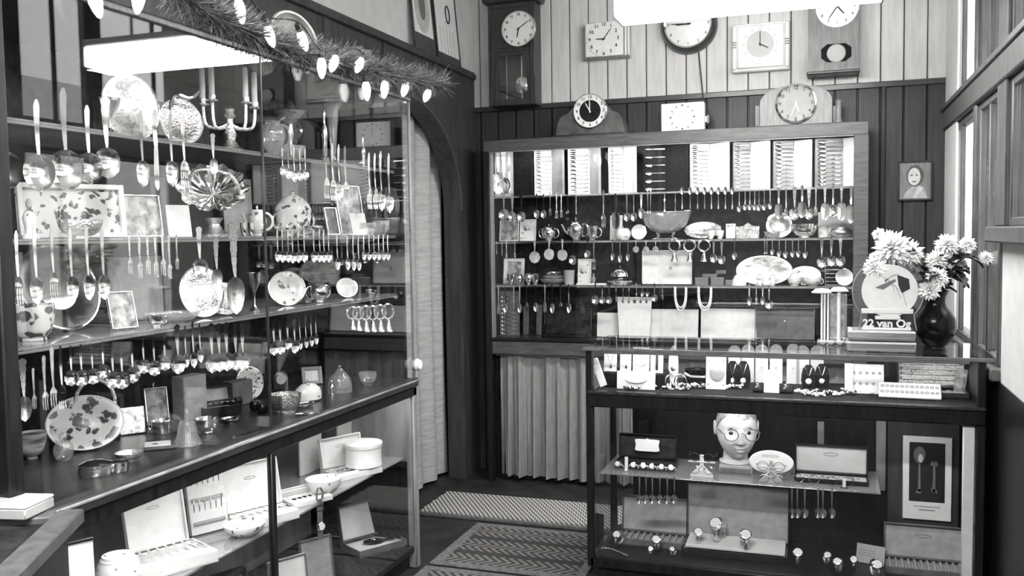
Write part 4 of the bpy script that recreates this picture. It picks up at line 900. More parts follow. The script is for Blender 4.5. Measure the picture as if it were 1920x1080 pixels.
# top shelf
loc, s = LS(240, 180, 1, -1.90)
upright('relief_dish', 'oval relief-decorated silver dish standing upright on the top side shelf', 'dish', loc, hgt(240, 138, 1, -1.9) / 2, M_relief, SY, 8, .86, rimm=M_silver)
lw('compote', 'fluted silver compote on a thin stem before the oval relief dish', 'compote', 213, 1, 186, 40, 'compote', M_silver, -1.82, ridge=.04)
loc, s = LS(338, 215, 1, -1.88); H = hgt(338, 178, 1, -1.88)
t = upright('shell_dish', 'shell-shaped silver dish with a curled handle on the top side shelf', 'dish', loc, H / 2, M_silver2, R(50), 22, .8, rimm=M_silver)
obj('curl_handle', G().tube(cr_([Vector((-.03, -.01, H * .7)), Vector((-.02, -.04, H * .95)), Vector((.02, -.05, H * .9)), Vector((.05, -.03, H * 1.05))], 6), .007, 8), M_silver, t)
loc, s = LS(432, 270, 1, -1.86); H = hgt(432, 200, 1, -1.86)
t = thing('candelabrum', 'branched silver candelabrum with white candles on the top side shelf', 'candelabrum', loc, (0, 0, R(52)))
obj('stem', G().lathe([(.045, 0), (.046, .008), (.03, .02), (.016, .04), (.022, .06), (.012, .08), (.010, H * .72), (.022, H * .78), (.014, H * .86), (.018, H * .93), (.006, H), (0, H * 1.04)], 24), M_silver2, t)
for q, (dx, dz, n_) in enumerate(((-.085, .03, 0), (-.055, .045, 1), (.055, .045, 0), (.085, .03, 1))):
    a_ = obj('arm', G().tube(cr_([Vector((0, 0, H * .62)), Vector((dx * .45, 0, H * .52)), Vector((dx * .9, 0, H * .58)), Vector((dx, 0, H * .75 + dz))], 6), .006, 8), M_silver2, t)
    obj('drip_pan', G().lathe([(.004, 0), (.020, .006), (.021, .009), (.012, .012), (.012, .026), (0, .026)], 18, T(dx, 0, H * .75 + dz)), M_silver2, a_)
    obj('candle', G().lathe([(.0095, 0), (.0095, .098), (.006, .103), (0, .104)], 14, T(dx, 0, H * .75 + dz + .022)), M_card, t)
lw('glass_jug', 'round clear glass jug beside the crystal epergne on the top side shelf', 'jug', 516, 1, 222, 46, 'pot', M_crystal, -1.80, handles=1)
loc, s = LS(545, 280, 1, -1.88); H = hgt(545, 190, 1, -1.88)
t = thing('epergne', 'tall crystal epergne with two tiers on the top side shelf', 'epergne', loc)
obj('lower_bowl', G().lathe(pbowl(.055, H * .25, .4), 28), M_crystal, t); obj('stem', G().lathe([(.012, H * .1), (.008, H * .3), (.014, H * .45), (.008, H * .62)], 16), M_silver, t)
obj('upper_bowl', G().lathe([(.008, H * .6), (.052, H * .78), (.056, H * .83), (.045, H * .80), (.0, H * .66)], 28), M_crystal, t); obj('finial', G().lathe([(.036, H * .8), (.02, H * .92), (.006, H), (0, H)], 16), M_silver2, t)
lw('trumpet_vase', 'tall flared glass vase standing near the far end of the top side shelf', 'vase', 628, 1, 184, 46, 'trumpet', M_crystal, -1.85)
lw('cruet_bottle', 'slim silver cruet bottle next to the tall flared glass vase', 'bottle', 612, 1, 205, 18, 'figure', M_silver, -1.79)
lw('pepper_pot', 'small silver pepper pot near the far end of the top side shelf', 'pepper pot', 683, 1, 258, 16, 'figure', M_silver, -1.82)
# middle shelf
loc, s = LS(138, 400, 2, -1.93)
t = thing('porcelain_tray', 'large rectangular flower-painted porcelain tray leaning upright on the middle side shelf', 'tray', loc, (R(-6), 0, SY))
W_ = .28; H_ = hgt(138, 345, 2, -1.93)
obj('tray_body', G().box((-W_ / 2, 0, 0), (W_ / 2, .008, H_), .004), M_fpat, t); obj('tray_rim', rect_frame_xz(W_, H_, .014, .014), M_porc, t)
lw('figurine', 'pale standing porcelain figurine at the near end of the middle side shelf', 'figurine', 55, 2, 372, 34, 'figure', M_fpat3, -1.83)
lw('scroll_dish', 'low silver dish with scrolled rim in front of the flower-painted tray', 'dish', 150, 2, 412, 80, lambda r, h: pbowl(r, h, .4), M_silver2, -1.80, yaw=SY, sy=.6, ridge=.06)
def lcard(name, lb, px, k, ytop, wm, x, m, bd=None, tilt=10, yaw=SY, cat='picture frame', **kw):
    loc, s = LS(px, 400, k, x); return card(name, lb, cat, loc, wm, hgt(px, ytop, k, x), yaw, tilt, m, border=bd, **kw)
lcard('framed_photograph', 'silver-edged picture frame leaning behind the small forks', 268, 2, 364, .12, -1.90, M_photo, M_silver)
lcard('price_card', 'plain white card leaning on the middle side shelf', 338, 2, 384, .075, -1.85, M_card, cat='card')
lcard('backing_board', 'narrow dark decorated strip standing behind the plain white card', 300, 2, 332, .05, -1.97, M_dgrey, cat='board', tilt=2)
for i, (px, y, w_) in enumerate(((448, 335, .16), (555, 330, .17))):
    lcard('backing_board', ('grey', 'pale grey')[i] + ' fibre board standing behind the %s on the middle side shelf' % ('tea things', 'patterned tureen')[i], px, 2, y, w_, -2.0, (M_grey, M_dgrey)[i], cat='board', tilt=1, yaw=R(88))
loc, s = LS(400, 400, 2, -1.84); H = hgt(400, 302, 2, -1.84)
t = thing('cake_basket', 'large scalloped silver cake basket tilted on its foot on the middle side shelf', 'basket', loc, (0, 0, R(40)))
def scal(u, v):      # oval scalloped dish, ribbed towards its waved rim
    a_ = 2 * PI * u; rr = v ** .9 * (1 + .06 * v * math.cos(a_ * 10)); return (rr * .105 * math.cos(a_), rr * .082 * math.sin(a_), .05 * v ** 2.2 + .005 * v * math.cos(a_ * 20))
obj('bowl', G().grid(scal, 80, 10, T(0, .0, H * .55) @ RX(R(64)), True), M_silver, t)
obj('foot', G().lathe([(.05, 0), (.052, .008), (.03, .02), (.018, .04), (.03, .06)], 24), M_silver2, t)
obj('handle', G().tube(cr_([Vector((-.08, -.03, H * .55)), Vector((-.05, -.06, H * .85)), Vector((.05, -.05, H * .8)), Vector((.09, -.02, H * .5))], 6), .006, 8), M_silver2, t)
for i, px in enumerate((440, 456, 470)):
    lw('egg_cup', 'small silver egg cup beside the cake basket, %s of three' % ORD[i], 'egg cup', px, 2, 418, 13, 'cup', M_silver, -1.79, group='egg cups by the cake basket')
lw('teapot', 'small patterned teapot with lid beside the tureen', 'teapot', 482, 2, 388, 34, 'pot', M_fpat3, -1.86, yaw=R(20), handles=1, spout=1, knob=1, lid=[(.55, .86), (.4, .95), (.1, 1), (0, 1)])
lw('tureen', 'patterned porcelain tureen with domed lid and silver stand on the middle side shelf', 'tureen', 550, 2, 392, 72, lambda r, h: pbowl(r, h, .6), M_fpat, -1.87, yaw=SY, sy=.75, handles=2, knob=1, lid=[(1, 1), (.9, 1.15), (.55, 1.4), (.2, 1.5), (0, 1.52)], hm=M_silver)
lw('silver_bowl', 'footed silver bowl in front of the patterned tureen', 'bowl', 585, 2, 424, 40, lambda r, h: pbowl(r, h, .5), M_silver, -1.80)
lcard('framed_print', 'small dark picture with silver edge tilted between tureen and tall frame', 625, 2, 388, .06, -1.84, M_dgrey, M_silver, 14)
lcard('framed_photograph', 'tall silver-edged frame leaning at the far end of the middle side shelf', 662, 2, 346, .13, -1.88, M_photo, M_silver, 12)
lcard('knife_card', 'pale card of knives leaning in front of the tall silver-edged frame', 676, 2, 398, .08, -1.80, M_card, cat='card', tilt=16)
for i, (px, yt) in enumerate(((690, 418), (715, 414))):
    lw('glass_dish', 'cut glass dish at the far end of the middle side shelf, %s from tall frame' % ORD[i], 'dish', px, 2, yt, 30, lambda r, h: pbowl(r, h, .5), M_crystal, -1.79, ridge=.05, group='cut glass dishes')
# lower shelf
lw('flower_pot', 'large leaf-painted porcelain bowl at the near end of the lower side shelf', 'bowl', 52, 3, 608, 78, lambda r, h: pbowl(r, max(.09, h), .6), M_fpat2, -1.87)
loc, s = LS(105, 560, 3, -2.0)
upright('salver', 'large dark round salver leaning behind the hung soup spoons', 'tray', loc, .122, mat('dull_pewter', .16, .28, 1., var=.1), R(84), 20, 1, inner=M_silver, rimm=M_silver)
lcard('framed_photograph', 'pale silver-edged frame leaning on the lower side shelf', 226, 3, 545, .075, -1.83, M_photo, M_silver, 18)
lcard('backing_board', 'mid grey board standing behind the pale leaning frame', 252, 3, 482, .22, -1.99, M_grey, cat='board', tilt=1, yaw=R(88))
lw('glass_platter', 'low wide cut glass dish on the lower side shelf', 'dish', 315, 3, 588, 110, lambda r, h: pbowl(r, max(.03, h), .5), M_crystal, -1.84, yaw=SY, sy=.7, ridge=.03)
lw('sauce_boat', 'small silver sauce boat near the low wide cut glass dish', 'sauce boat', 285, 3, 592, 34, lambda r, h: pbowl(r, max(.03, h), .5), M_silver, -1.80, yaw=SY, sy=.6, handles=1)
for i, (px, yt, dx_) in enumerate(((378, 497, 0), (420, 528, .02))):
    loc, s = LS(px, 560, 3, -1.86 + dx_)
    upright('lattice_dish', ('larger', 'smaller')[i] + ' pointed silver leaf dish standing upright on the lower side shelf', 'dish', loc, hgt(px, yt, 3, -1.86) / 2, M_silver2, R(50), 16, (.8, .95)[i], rimm=M_silver)
lw('silver_goblet', 'silver goblet on a thin stem beside the pane joint', 'goblet', 472, 3, 512, 26, 'compote', M_silver, -1.82)
loc, s = LS(537, 540, 3, -1.86)
upright('shell_plate', 'shell-patterned porcelain plate standing just past the pane joint', 'plate', loc, hgt(537, 508, 3, -1.86) / 2, M_fpat3, R(46), 14, 1.05, rimm=M_silver)
lw('sugar_basin', 'two-handled silver sugar basin on the lower side shelf', 'bowl', 592, 3, 528, 40, 'pot', M_silver, -1.82, yaw=SY, handles=2)
loc, s = LS(650, 560, 3, -1.85)
upright('emblem_plate', 'white plate with a small dark emblem on the lower side shelf', 'plate', loc, hgt(650, 520, 3, -1.85) / 2, M_porc, R(50), 20, 1.1, rimm=M_silver)
lw('salt_cellar', 'small silver salt cellar between the emblem plate and grey case lid', 'salt cellar', 692, 3, 555, 22, lambda r, h: pbowl(r, max(.025, h), .5), M_silver, -1.80)
# ------------------------------------------------------------------ deck of the side cabinet
def DK(px, py):
    p = P(px, py, Z=ZS)
    if p.x < -2.13: p = Vector((-2.13, P(px, py, X=-2.13).y, ZS))
    p.z += .0008; return p, mpp(p)
def dw(name, lb, cat, px, py, hpx, wpx, prof, m, **kw):
    p, s = DK(px, py); r = wpx * s / 2; h = hpx * s; pr = prof(r, h) if callable(prof) else pv(prof, r, h)
    return ware(name, lb, cat, p, pr, m, **kw)
dw('striped_bowl', 'streaked marble bowl in the near corner of the cabinet deck', 'bowl', 60, 852, 50, 52, lambda r, h: pbowl(r, h, .35), pattern('streaked_marble', .08, .7, 9, .5, kind='NOISE', soft=.15, stretch=(1, 1, 9)))
t = dw('scent_bottle', 'round glass scent bottle with stopper beside the streaked marble bowl', 'bottle', 120, 862, 40, 36, 'jar', M_crystal)
obj('stopper', G().lathe([(.006, 0), (.012, .012), (.008, .022), (0, .024)], 12, T(0, 0, 38 * mpp(P(122, 850, Z=ZS)) * .9)), M_crystal, t)
p, s = DK(172, 842); p.x -= .02
t = upright('painted_platter', 'oval flower-painted platter with a chased handle leaning on the cabinet deck', 'platter', p, .082, M_fpat2, R(48), 24, 1.28, rimm=M_porc, prof=None)
obj('bail_handle', G().tube([(.03 + .055 * math.cos(a), .02, .13 + .07 * math.sin(a)) for a in [R(-10 + 190 * k / 16) for k in range(17)]], .006, 8), M_silver2, t)
p, s = DK(180, 890)
t = thing('covered_sugar_box', 'low shiny silver box with lid at the front of the deck', 'box', p)
obj('body', G().lathe([(.040, 0), (.044, .006), (.044, .020), (.040, .024), (0, .024)], 32), M_silver, t); obj('lid', G().lathe([(.042, .0245), (.042, .030), (.02, .038), (0, .040)], 32), M_silver, t)
p, s = DK(222, 884)
t = thing('napkin_band', 'polished silver napkin band lying by the low shiny silver box', 'napkin ring', p)
obj('band', G().lathe([(.024, 0), (.026, .003), (.025, .018), (.026, .026), (.023, .026), (.022, .003)], 28, ring=True), M_silver, t)
p, s = DK(250, 815)
t = card('relief_plaque', 'carved grey stone relief plaque beside the oval platter', 'plaque', p, .075, .085, R(52), 12, M_relief, .012)
p, s = DK(297, 797)
t = card('standing_photograph', 'tall standing photograph of a figure in a silver frame with a star finial', 'picture frame', p, .075, .125, R(56), 12, M_photo, .005, M_silver, bw=.005)
obj('finial', G().lathe([(0, 0), (.006, .006), (.003, .010), (.008, .016), (0, .022)], 8, T(-.005, 0, .125)), M_silver, t)
dw('ashtray', 'round silver ashtray holding bright foil at the deck front', 'ashtray', 242, 862, 14, 50, lambda r, h: pbowl(r, h, .7), M_silver2)
p, s = DK(300, 840)
t = thing('flat_jewel_box', 'flat dark case with a white sheet of print on the deck', 'box', p, (0, 0, R(40)))
obj('base', G().box((-.045, -.03, 0), (.045, .03, .010), .002), M_dgrey, t); obj('sheet', G().box((-.043, -.026, .010), (.030, .036, .013), .001), M_card, t); obj('stamp', G().box((-.02, -.006, .013), (-.006, .004, .0136)), M_ink, t)
dw('small_mug', 'small straight silver mug behind the glass bell', 'mug', 304, 812, 24, 42, 'tumbler', M_silver, handles=1, yaw=R(200))
dw('glass_bell', 'clear glass hand bell with fluted skirt on the deck', 'bell', 352, 834, 68, 50, 'bell', M_crystal, ridge=.04)
dw('silver_teacup', 'wide silver teacup with looped handle on the deck', 'cup', 388, 812, 28, 46, 'cup', M_silver, handles=1, yaw=R(-20))
p, s = DK(410, 778)
t = case('cutlery_box', 'dark open box of small forks on the cabinet deck', p + Vector((-.05, .03, 0)), .13, .10, .035, .055, R(58), 18, M_dark, M_grey)
flatlay(t, 'pickle', .13, .10, .035, 6, 'small silver fork, %s from the near post in the dark open box on the deck', 'forks in the dark open box')
dw('deck_saucer', 'small silver saucer with a bright pat on the deck front', 'saucer', 432, 792, 8, 34, lambda r, h: pbowl(r, h, .5), M_silver)
p, s = DK(468, 748)
upright('lattice_heart', 'pierced silver lattice dish standing upright near the pane joint', 'dish', p, .062, pattern('pierced_lattice', .03, .85, 60, .3, rough=.3, metal=.0, soft=.04), R(52), 10, .84, rimm=M_silver)
for i, (px, py) in enumerate(((445, 762), (478, 770), (492, 775))):
    dw('black_salt', 'small black salt pot with silver top near the pane joint, %s from cutlery box' % ORD[i], 'salt pot', px, py, 22, 20, 'jar', M_vase, group='black salt pots')
p, s = DK(525, 742)
t = thing('desk_clock', 'arched glass desk clock with silver side panels on the deck', 'clock', p, (0, 0, R(55)))
obj('body', G().prism([(-.028, 0), (.028, 0), (.028, .07)] + [(.028 * math.cos(a), .07 + .03 * math.sin(a)) for a in [PI * k / 12 for k in range(1, 12)]] + [(-.028, .07)], -.016, .016), M_silver, t)
obj('dial', G().lathe([(0, .002), (.019, .002), (.020, 0)], 28, T(0, -.0165, .066) @ RX(PI / 2)), M_gdial, t); obj('base', G().box((-.034, -.02, 0), (.034, .02, .006), .002), M_silver2, t)
p, s = DK(545, 772)
dw('woven_basket', 'flared silver basket with ribbed sides at the deck front', 'basket', 535, 772, 34, 56, lambda r, h: pbowl(r, h, .7), M_silver2, ridge=.06)
dw('sugar_box', 'flower-painted porcelain box with rounded lid on the deck', 'box', 578, 752, 34, 54, lambda r, h: [(r * .7, 0), (r, h * .1), (r, h * .4), (r * .9, h * .7), (r * .5, h * .95), (0, h)], M_fpat3, sy=.7, yaw=SY)
dw('under_saucer', 'oval silver tray beneath the flower-painted porcelain box', 'tray', 560, 764, 6, 66, lambda r, h: pbowl(r, h, .7), M_silver, sy=.5, yaw=SY)
p, s = DK(598, 722)
card('framed_print', 'grey-bordered small picture tilted behind the porcelain box', 'picture frame', p + Vector((-.03, 0, 0)), .085, .075, R(40), 22, M_fpat3, .004, M_grey, bw=.014)
dw('glass_cheese_dome', 'cut glass covered dish with round knob on the deck', 'dish', 638, 735, 42, 44, pdome, M_crystal, ridge=.03, knob=1, lid=[(.3, .98), (.2, 1.05), (0, 1.06)])
dw('glass_sugar', 'small cut glass sugar bowl at the far end of the deck', 'bowl', 690, 722, 24, 34, lambda r, h: pbowl(r, h, .5), M_crystal)
dw('salt_shaker', 'small glass salt shaker with silver foot next to the cut glass dome', 'shaker', 622, 742, 30, 14, 'figure', M_silver)
p, s = DK(566, 780)
t = thing('small_spoon_rest', 'small silver spoon rest lying at the deck edge', 'spoon rest', p, (0, 0, R(30)))
obj('rest', G().lathe(pbowl(.018, .008, .5), 20, None, 1.4, .8), M_silver, t); obj('grip', G().tube([(.02, 0, .007), (.045, 0, .010), (.06, 0, .006)], .003, 6), M_silver, t)
for i, (px, lb) in enumerate(((355, 'taller grey box standing behind the cutlery box'), (445, 'dark grey box standing on the deck behind the lattice dish'))):
    p = P(px, 730, X=-2.07); solo('carton', G().box((-.05, -.03, 0), (.05, .03, (.15, .09)[i]), .003), (M_grey, M_dgrey)[i], lb, 'box', (-2.07, p.y, ZS + .0008), (0, 0, R(80)))
# ------------------------------------------------------------------ lower part of the side cabinet
ZG = .4908
def GS(px, x=-1.86): return Vector((x, P(px, 900, X=x).y, ZG))
lwp = R(64)
t = case('open_case', 'white open presentation case of knives nearest the table case on the glass shelf', GS(290, -1.905) , .23, .16, .035, .18, lwp, 14, M_card, M_card, rack=2, lf=.8)
flatlay(t, 'knife', .23, .16, .035, 8, 'silver knife, %s from the near post in the white case nearest the table case', 'knives in the nearest white case')
t = thing('spoon_board', 'upright white board holding two rows of silver pieces between the white cases', 'display board', GS(392, -1.90) + Vector((0, 0, .0036)), (R(-10), 0, R(64)))
W_, H_ = .13, .22
obj('board', G().box((-W_ / 2, 0, 0), (W_ / 2, .02, H_), .002), M_card, t)
for k in range(3): obj('rack', G().box((-W_ / 2 + .01, -.006, .03 + k * .075), (W_ / 2 - .01, 0, .042 + k * .075), .002), M_grey, t)
Mb = Matrix.Translation(t.location) @ t.rotation_euler.to_matrix().to_4x4()
for k in range(2):
    for q in range(6):
        flat('spoon', Mb @ Vector((-.048 + q * .019, -.008, .115 + k * .085)), .075, R(64), 'small silver piece, %s from the near post in the white board\'s %s row' % (ORD[q], ('lower', 'upper')[k]), 'silver on the upright white board', 20)
t = case('open_case', 'white open presentation case beside the upright white board', GS(472, -1.87), .21, .13, .03, .16, lwp, 12, M_card, M_card, rack=2)
flatlay(t, 'spoon', .21, .13, .03, 7, 'silver spoon, %s from the near post in the white case beside the upright board', 'spoons in the middle white case')
t = case('open_case', 'white open presentation case just past the lower stile', GS(560, -1.835), .16, .10, .018, .02, lwp, 70, M_card, M_card, rack=2, mark=False)
flatlay(t, 'teaspoon', .16, .10, .018, 7, 'small spoon, %s from the lower stile in the flat white case', 'spoons in the flat white case')
ware('sprigged_bowl', 'white sprigged dish standing in front of the white cases near the lower stile', 'bowl', GS(455, -1.785), pbowl(.066, .036, .5), M_fpat3)
ware('fluted_bowl', 'white leaf-painted bowl standing past the lower stile', 'bowl', GS(606, -1.775), pbowl(.066, .062, .45), M_fpat3)
t = case('open_case', 'white open presentation case at the far end of the lower glass shelf', GS(640, -1.89), .20, .15, .022, .12, lwp, 10, M_card, M_card, rack=2)
flatlay(t, 'spoon', .20, .15, .022, 9, 'silver spoon, %s from the lower stile in the far white case', 'spoons in the far white case')
p = P(682, 872, Z=ZG + .025); ware('round_tub', 'large white round tub standing beside the far white case lid', 'tub', p, pv('drum', 35 * mpp(p), 44 * mpp(p)), M_porc)
for i, (px, h_, w_, lb, m_) in enumerate(((300, .20, .17, 'grey board standing behind the nearest white case', M_grey), (585, .29, .15, 'tall white panel standing past the lower stile', M_card), (655, .30, .16, 'tall white panel standing behind the round tub', M_card), (445, .26, .16, 'pale grey panel standing behind the middle white case', M_grey))):
    solo('backing_board', G().box((-w_ / 2, 0, 0), (w_ / 2, .008, h_), .001), m_, lb, 'board', GS(px, -1.993), (0, 0, R(86)))
t = thing('wrist_watch', 'wristwatch on a dark strap hung over the edge of the lower glass shelf', 'watch', P(598, 925, X=-1.728) , (0, 0, R(66)))
zt = t.location.z
obj('strap', G().box((-.012, -.004, -.17), (.012, 0, -.02), .002).tube([(-.012, -.002, -.02), (-.014, -.006, .0), (-.006, -.002, .02), (.006, -.002, .02), (.014, -.006, .0), (.012, -.002, -.02)], .004, 6), M_dgrey, t)
wf = obj('watch_head', G().lathe([(0, .010), (.014, .010), (.017, .006), (.017, 0), (0, 0)], 24, T(0, -.004, -.12) @ RX(PI / 2)), M_silver, t); obj('dial', G().lathe([(0, .0115), (.0125, .0105)], 20, T(0, -.004, -.12) @ RX(PI / 2)), M_dial, wf)
obj('buckle', G().box((-.013, -.006, -.045), (.013, -.003, -.04)).box((-.013, -.006, -.065), (.013, -.003, -.06)).box((-.015, -.006, -.065), (-.012, -.003, -.04)).box((.012, -.006, -.065), (.015, -.003, -.04)), M_silver, t)
# on the lower deck of the side cabinet
def LD(px, x=-1.86): return Vector((x, P(px, 1000, X=x).y, .1005))
ZD = .1008
def deckx(px, py, x):    # where a pixel meets the plane x, keeping the deck height
    return Vector((x, P(px, py, X=x).y, ZD))
t = case('open_case', 'dark-lipped case with pale photograph lid and white tray at the far lower corner', deckx(684, 1050, -1.925), .24, .16, .03, .15, R(60), 12, M_dgrey, M_card, mark=False)
M0 = Matrix.Translation(t.location) @ t.rotation_euler.to_matrix().to_4x4()
q = M0 @ Vector((0, -.08, .021)); o = thing('hair_brush', 'dark dressing brush lying in the case at the far lower corner', 'brush', q, (0, 0, R(40)))
obj('back', G().lathe([(0, 0), (.03, .002), (.034, .010), (.02, .016), (0, .017)], 24, None, 1.4, .8), M_black, o); obj('mount', G().lathe([(.012, .016), (.010, .02), (0, .021)], 16), M_silver, o); obj('handle', G().tube([(.045, 0, .008), (.07, .002, .009), (.09, .0, .007)], .005, 8), M_black, o)
for i, (px, x, h_, w_, m_, lb) in enumerate(((545, -1.80, .145, .15, M_card, 'white case lid standing on the lower deck past the stile'), (598, -1.86, .12, .14, M_grey, 'grey box lid standing behind the white case lid on the lower deck'), (486, -1.772, .085, .13, M_card, 'low white card standing on the lower deck by the stile'))):
    card('lidded_case', lb, 'case lid', deckx(px, 1050, x), w_, h_ + .06, R(62), 8, m_, .012, M_dgrey if i < 2 else None)
t = case('watch_case', 'dark case with a double row of watches on the lower deck', deckx(432, 1040, -1.86), .12, .06, .05, .20, R(64), 8, M_black, M_black, mark=False)
Mx = Matrix.Translation(t.location) @ t.rotation_euler.to_matrix().to_4x4()
for k in range(4):
    for j in (-1, 1):
        ww = thing('cased_watch', 'small silver watch strapped in the dark double-row case', 'watch', Mx @ Vector((j * .026, -.012 + .006 * k * .0, .075 + k * .045)), (R(-8), 0, R(64)), 'watches in the dark double-row case'); ww['label'] = 'small silver watch, %s from the bottom in the %s column of the dark double-row case' % (ORD[k], ('near', 'far')[(j + 1) // 2])
        obj('watch_head', G().lathe([(0, .010), (.012, .009), (.014, .004), (.014, 0), (0, 0)], 20, RX(PI / 2)), M_silver, ww); obj('strap', G().box((-.007, -.002, -.021), (.007, .001, .021), .001), M_dgrey, ww)
p = GS(215, -1.80); hj = P(215, 1027, X=-1.80).z - ZG
ware('ginger_jar', 'white sprigged ginger jar with round lid on the lower glass shelf', 'jar', p, pv('jar', 40 * mpp(p), hj), M_fpat3, lid=[(.72, .84), (.8, .86), (.78, .92), (.5, .97), (0, .99)], knob=0)
p = GS(138, -1.76); hj = P(138, 1022, X=-1.76).z - ZG
t = card('lined_card', 'pale card with dark top edge standing next to the ginger jar', 'card', p, .085, hj, R(60), 4, M_card, .012)
obj('dark_edge', G().box((-.044, -.004, hj - .004), (.044, .016, hj + .004), .002), M_dark, t)
# table case tray
pa = P(28, 962, Z=.862)
t = thing('white_box', 'shallow white-rimmed box lying on the low table case', 'box', pa, (0, 0, R(12)))
obj('box_body', G().box((-.06, -.05, 0), (.06, .05, .024), .003), M_grey, t); obj('white_lid', G().box((-.06, -.05, .024), (.06, .05, .030), .002), M_card, t); obj('inset', G().box((-.045, -.035, .030), (.03, .03, .0306)), M_palecase, t)
# ------------------------------------------------------------------ back case: open spoon cases on the top shelf
YI = 5.09
def BK(px, k, y=YI): z = {4: .8525}.get(k) or BS[k]; return Vector((P(px, 420, Y=y).x, y, z + .0008))
def bh(px, yt, k, y=YI): z = {4: .8525}.get(k) or BS[k]; return P(px, yt, Y=y).z - z
SPC = [(929, 964, 964, 1000, 'pale', 'dark', 281), (1003, 1036, 1036, 1058, 'white', 'grey', 281), (1066, 1107, 1107, 1126, 'white', 'pale', 279), (1142, 1169, 1169, 1193, 'white', 'white', 277), (1207, 1250, 1250, 1290, 'dark', 'dark', 275),
       (1294, 1331, 1331, 1367, 'white', 'white', 271), (1375, 1407, 1407, 1443, 'pale', 'white', 268), (1450, 1488, 1488, 1521, 'pale', 'white', 266), (1528, 1580, 1580, 1605, 'grey', 'white', 262)]
MC = {'pale': M_palecase, 'white': M_card, 'grey': M_grey, 'dark': M_black}
for i, (x0, x1, x2, x3, c0, c1, yt) in enumerate(SPC):
    a, b, c_ = BK(x0, 1, 5.06), BK(x1, 1, 5.10), BK(x3, 1, 5.05); h_ = bh(x0, yt, 1, 5.08)
    t = thing('spoon_case', '%s spoon case with %s lid, %s case from the doorway on the top back shelf' % (c0, c1, ORD[i]), 'presentation case', b, group='open spoon cases')
    w0, w1 = (b - a).xy.length, (c_ - b).xy.length
    tr = obj('tray', G().box((-w0, 0, 0), (0, .010, h_), .001).box((-w0, -.012, 0), (0, 0, .003)).box((-w0, -.012, h_ - .003), (0, 0, h_)).box((-w0, -.012, 0), (-w0 + .003, 0, h_)), MC[c0], t, rot=(0, 0, math.atan2(b.y - a.y, b.x - a.x)))
    obj('lid', G().box((0, 0, 0), (w1, .008, h_), .001).box((w1 - .003, -.012, 0), (w1, 0, h_)).box((0, -.012, h_ - .003), (w1, 0, h_)), MC[c1], t, rot=(0, 0, math.atan2(c_.y - b.y, c_.x - b.x)))
    n = 3 if i == 0 else 6 if i == 4 else 11
    for k in range(n):
        z = h_ * (.07 + .86 * k / max(1, n - 1)); an = math.atan2(b.y - a.y, b.x - a.x)
        u = Vector((math.cos(an), math.sin(an), 0)); nn = Vector((math.sin(an), -math.cos(an), 0))
        if i == 0:
            p = b - u * (w0 * (.82 - .3 * k)) + nn * (.008 + .006 * (k % 2)) + Vector((0, 0, h_ * .96)); flat(('server', 'wide', 'knife')[k], p, h_ * .9, an, ('silver server', 'silver serving spoon', 'silver butter knife')[k] + ' fixed upright in the pale case nearest the doorway', 'silver in the nearest back case', 20)
        else:
            p = b - u * (w0 * .06) + nn * .008 + Vector((0, 0, z)); o = flat('spoon' if i != 7 else 'teaspoon', p, w0 * .86, an, 'small silver spoon, %s from the bottom in the %s spoon case from the doorway' % (ORD[k], ORD[i]), 'spoons in the %s spoon case' % ORD[i], 10, roll=PI / 2)
            o.rotation_euler = Euler((0, PI / 2, an))
# ------------------------------------------------------------------ shelf two (standing on the middle glass shelf)
def bw(name, lb, cat, px, k, yt, wpx, prof, m, y=YI, **kw):
    loc = BK(px, k, y); r = wpx * mpp(loc) / 2; h = bh(px, yt, k, y); pr = prof(r, h) if callable(prof) else pv(prof, r, h)
    return ware(name, lb, cat, loc, pr, m, **kw)
def bcard(name, lb, cat, x0, x1, k, yt, m, bd=None, y=YI, tilt=8, th=.004, **kw):
    a, b = BK(x0, k, y), BK(x1, k, y); return card(name, lb, cat, (a + b) / 2, b.x - a.x, bh(x0, yt, k, y), 0, tilt, m, th, bd, **kw)
bcard('picture_tile', 'square pale tile with a grey landscape nearest the doorway in the back case', 'tile', 936, 972, 2, 414, M_photo, M_card)
bcard('picture_tile', 'square pale sprigged tile beside the grey landscape tile', 'tile', 974, 1004, 2, 412, M_fpat3, M_card)
bw('sugar_pot', 'silver sugar pot with two scroll handles and lid in the back case', 'pot', 1029, 2, 423, 28, 'pot', M_silver, y=5.08, handles=2, knob=1, lid=[(.58, .86), (.4, .98), (.1, 1.06), (0, 1.08)])
bw('silver_teapot', 'round silver teapot with spout beside the two-handled sugar pot', 'teapot', 1080, 2, 412, 34, 'pot', M_silver, y=5.09, handles=1, spout=1, knob=1, lid=[(.58, .86), (.4, .98), (.1, 1.08), (0, 1.1)])
bw('milk_jug', 'silver milk jug with large curled handle beside the round silver teapot', 'jug', 1111, 2, 424, 22, 'cup', M_silver, y=5.06, handles=1)
bcard('white_tile', 'white card behind the sprigged sugar caster', 'card', 1143, 1166, 2, 404, M_card)
bw('sugar_shaker', 'sprigged porcelain lidded pot between milk jug and small plate', 'pot', 1168, 2, 424, 30, 'jar', M_fpat3, y=5.07, lid=[(.72, .84), (.5, .96), (.1, 1), (0, 1.02)], knob=1)
loc = BK(1198, 2, 5.07); upright('tea_plate', 'small round silver-edged plate next to the large glass bowl', 'plate', loc, 14.5 * mpp(loc), M_porc, 0, 8, rimm=M_silver)
loc = BK(1248, 2, 5.07); s = mpp(loc)
t = thing('fruit_bowl', 'large boat-shaped crystal bowl on a silver wire foot in the back case', 'bowl', loc)
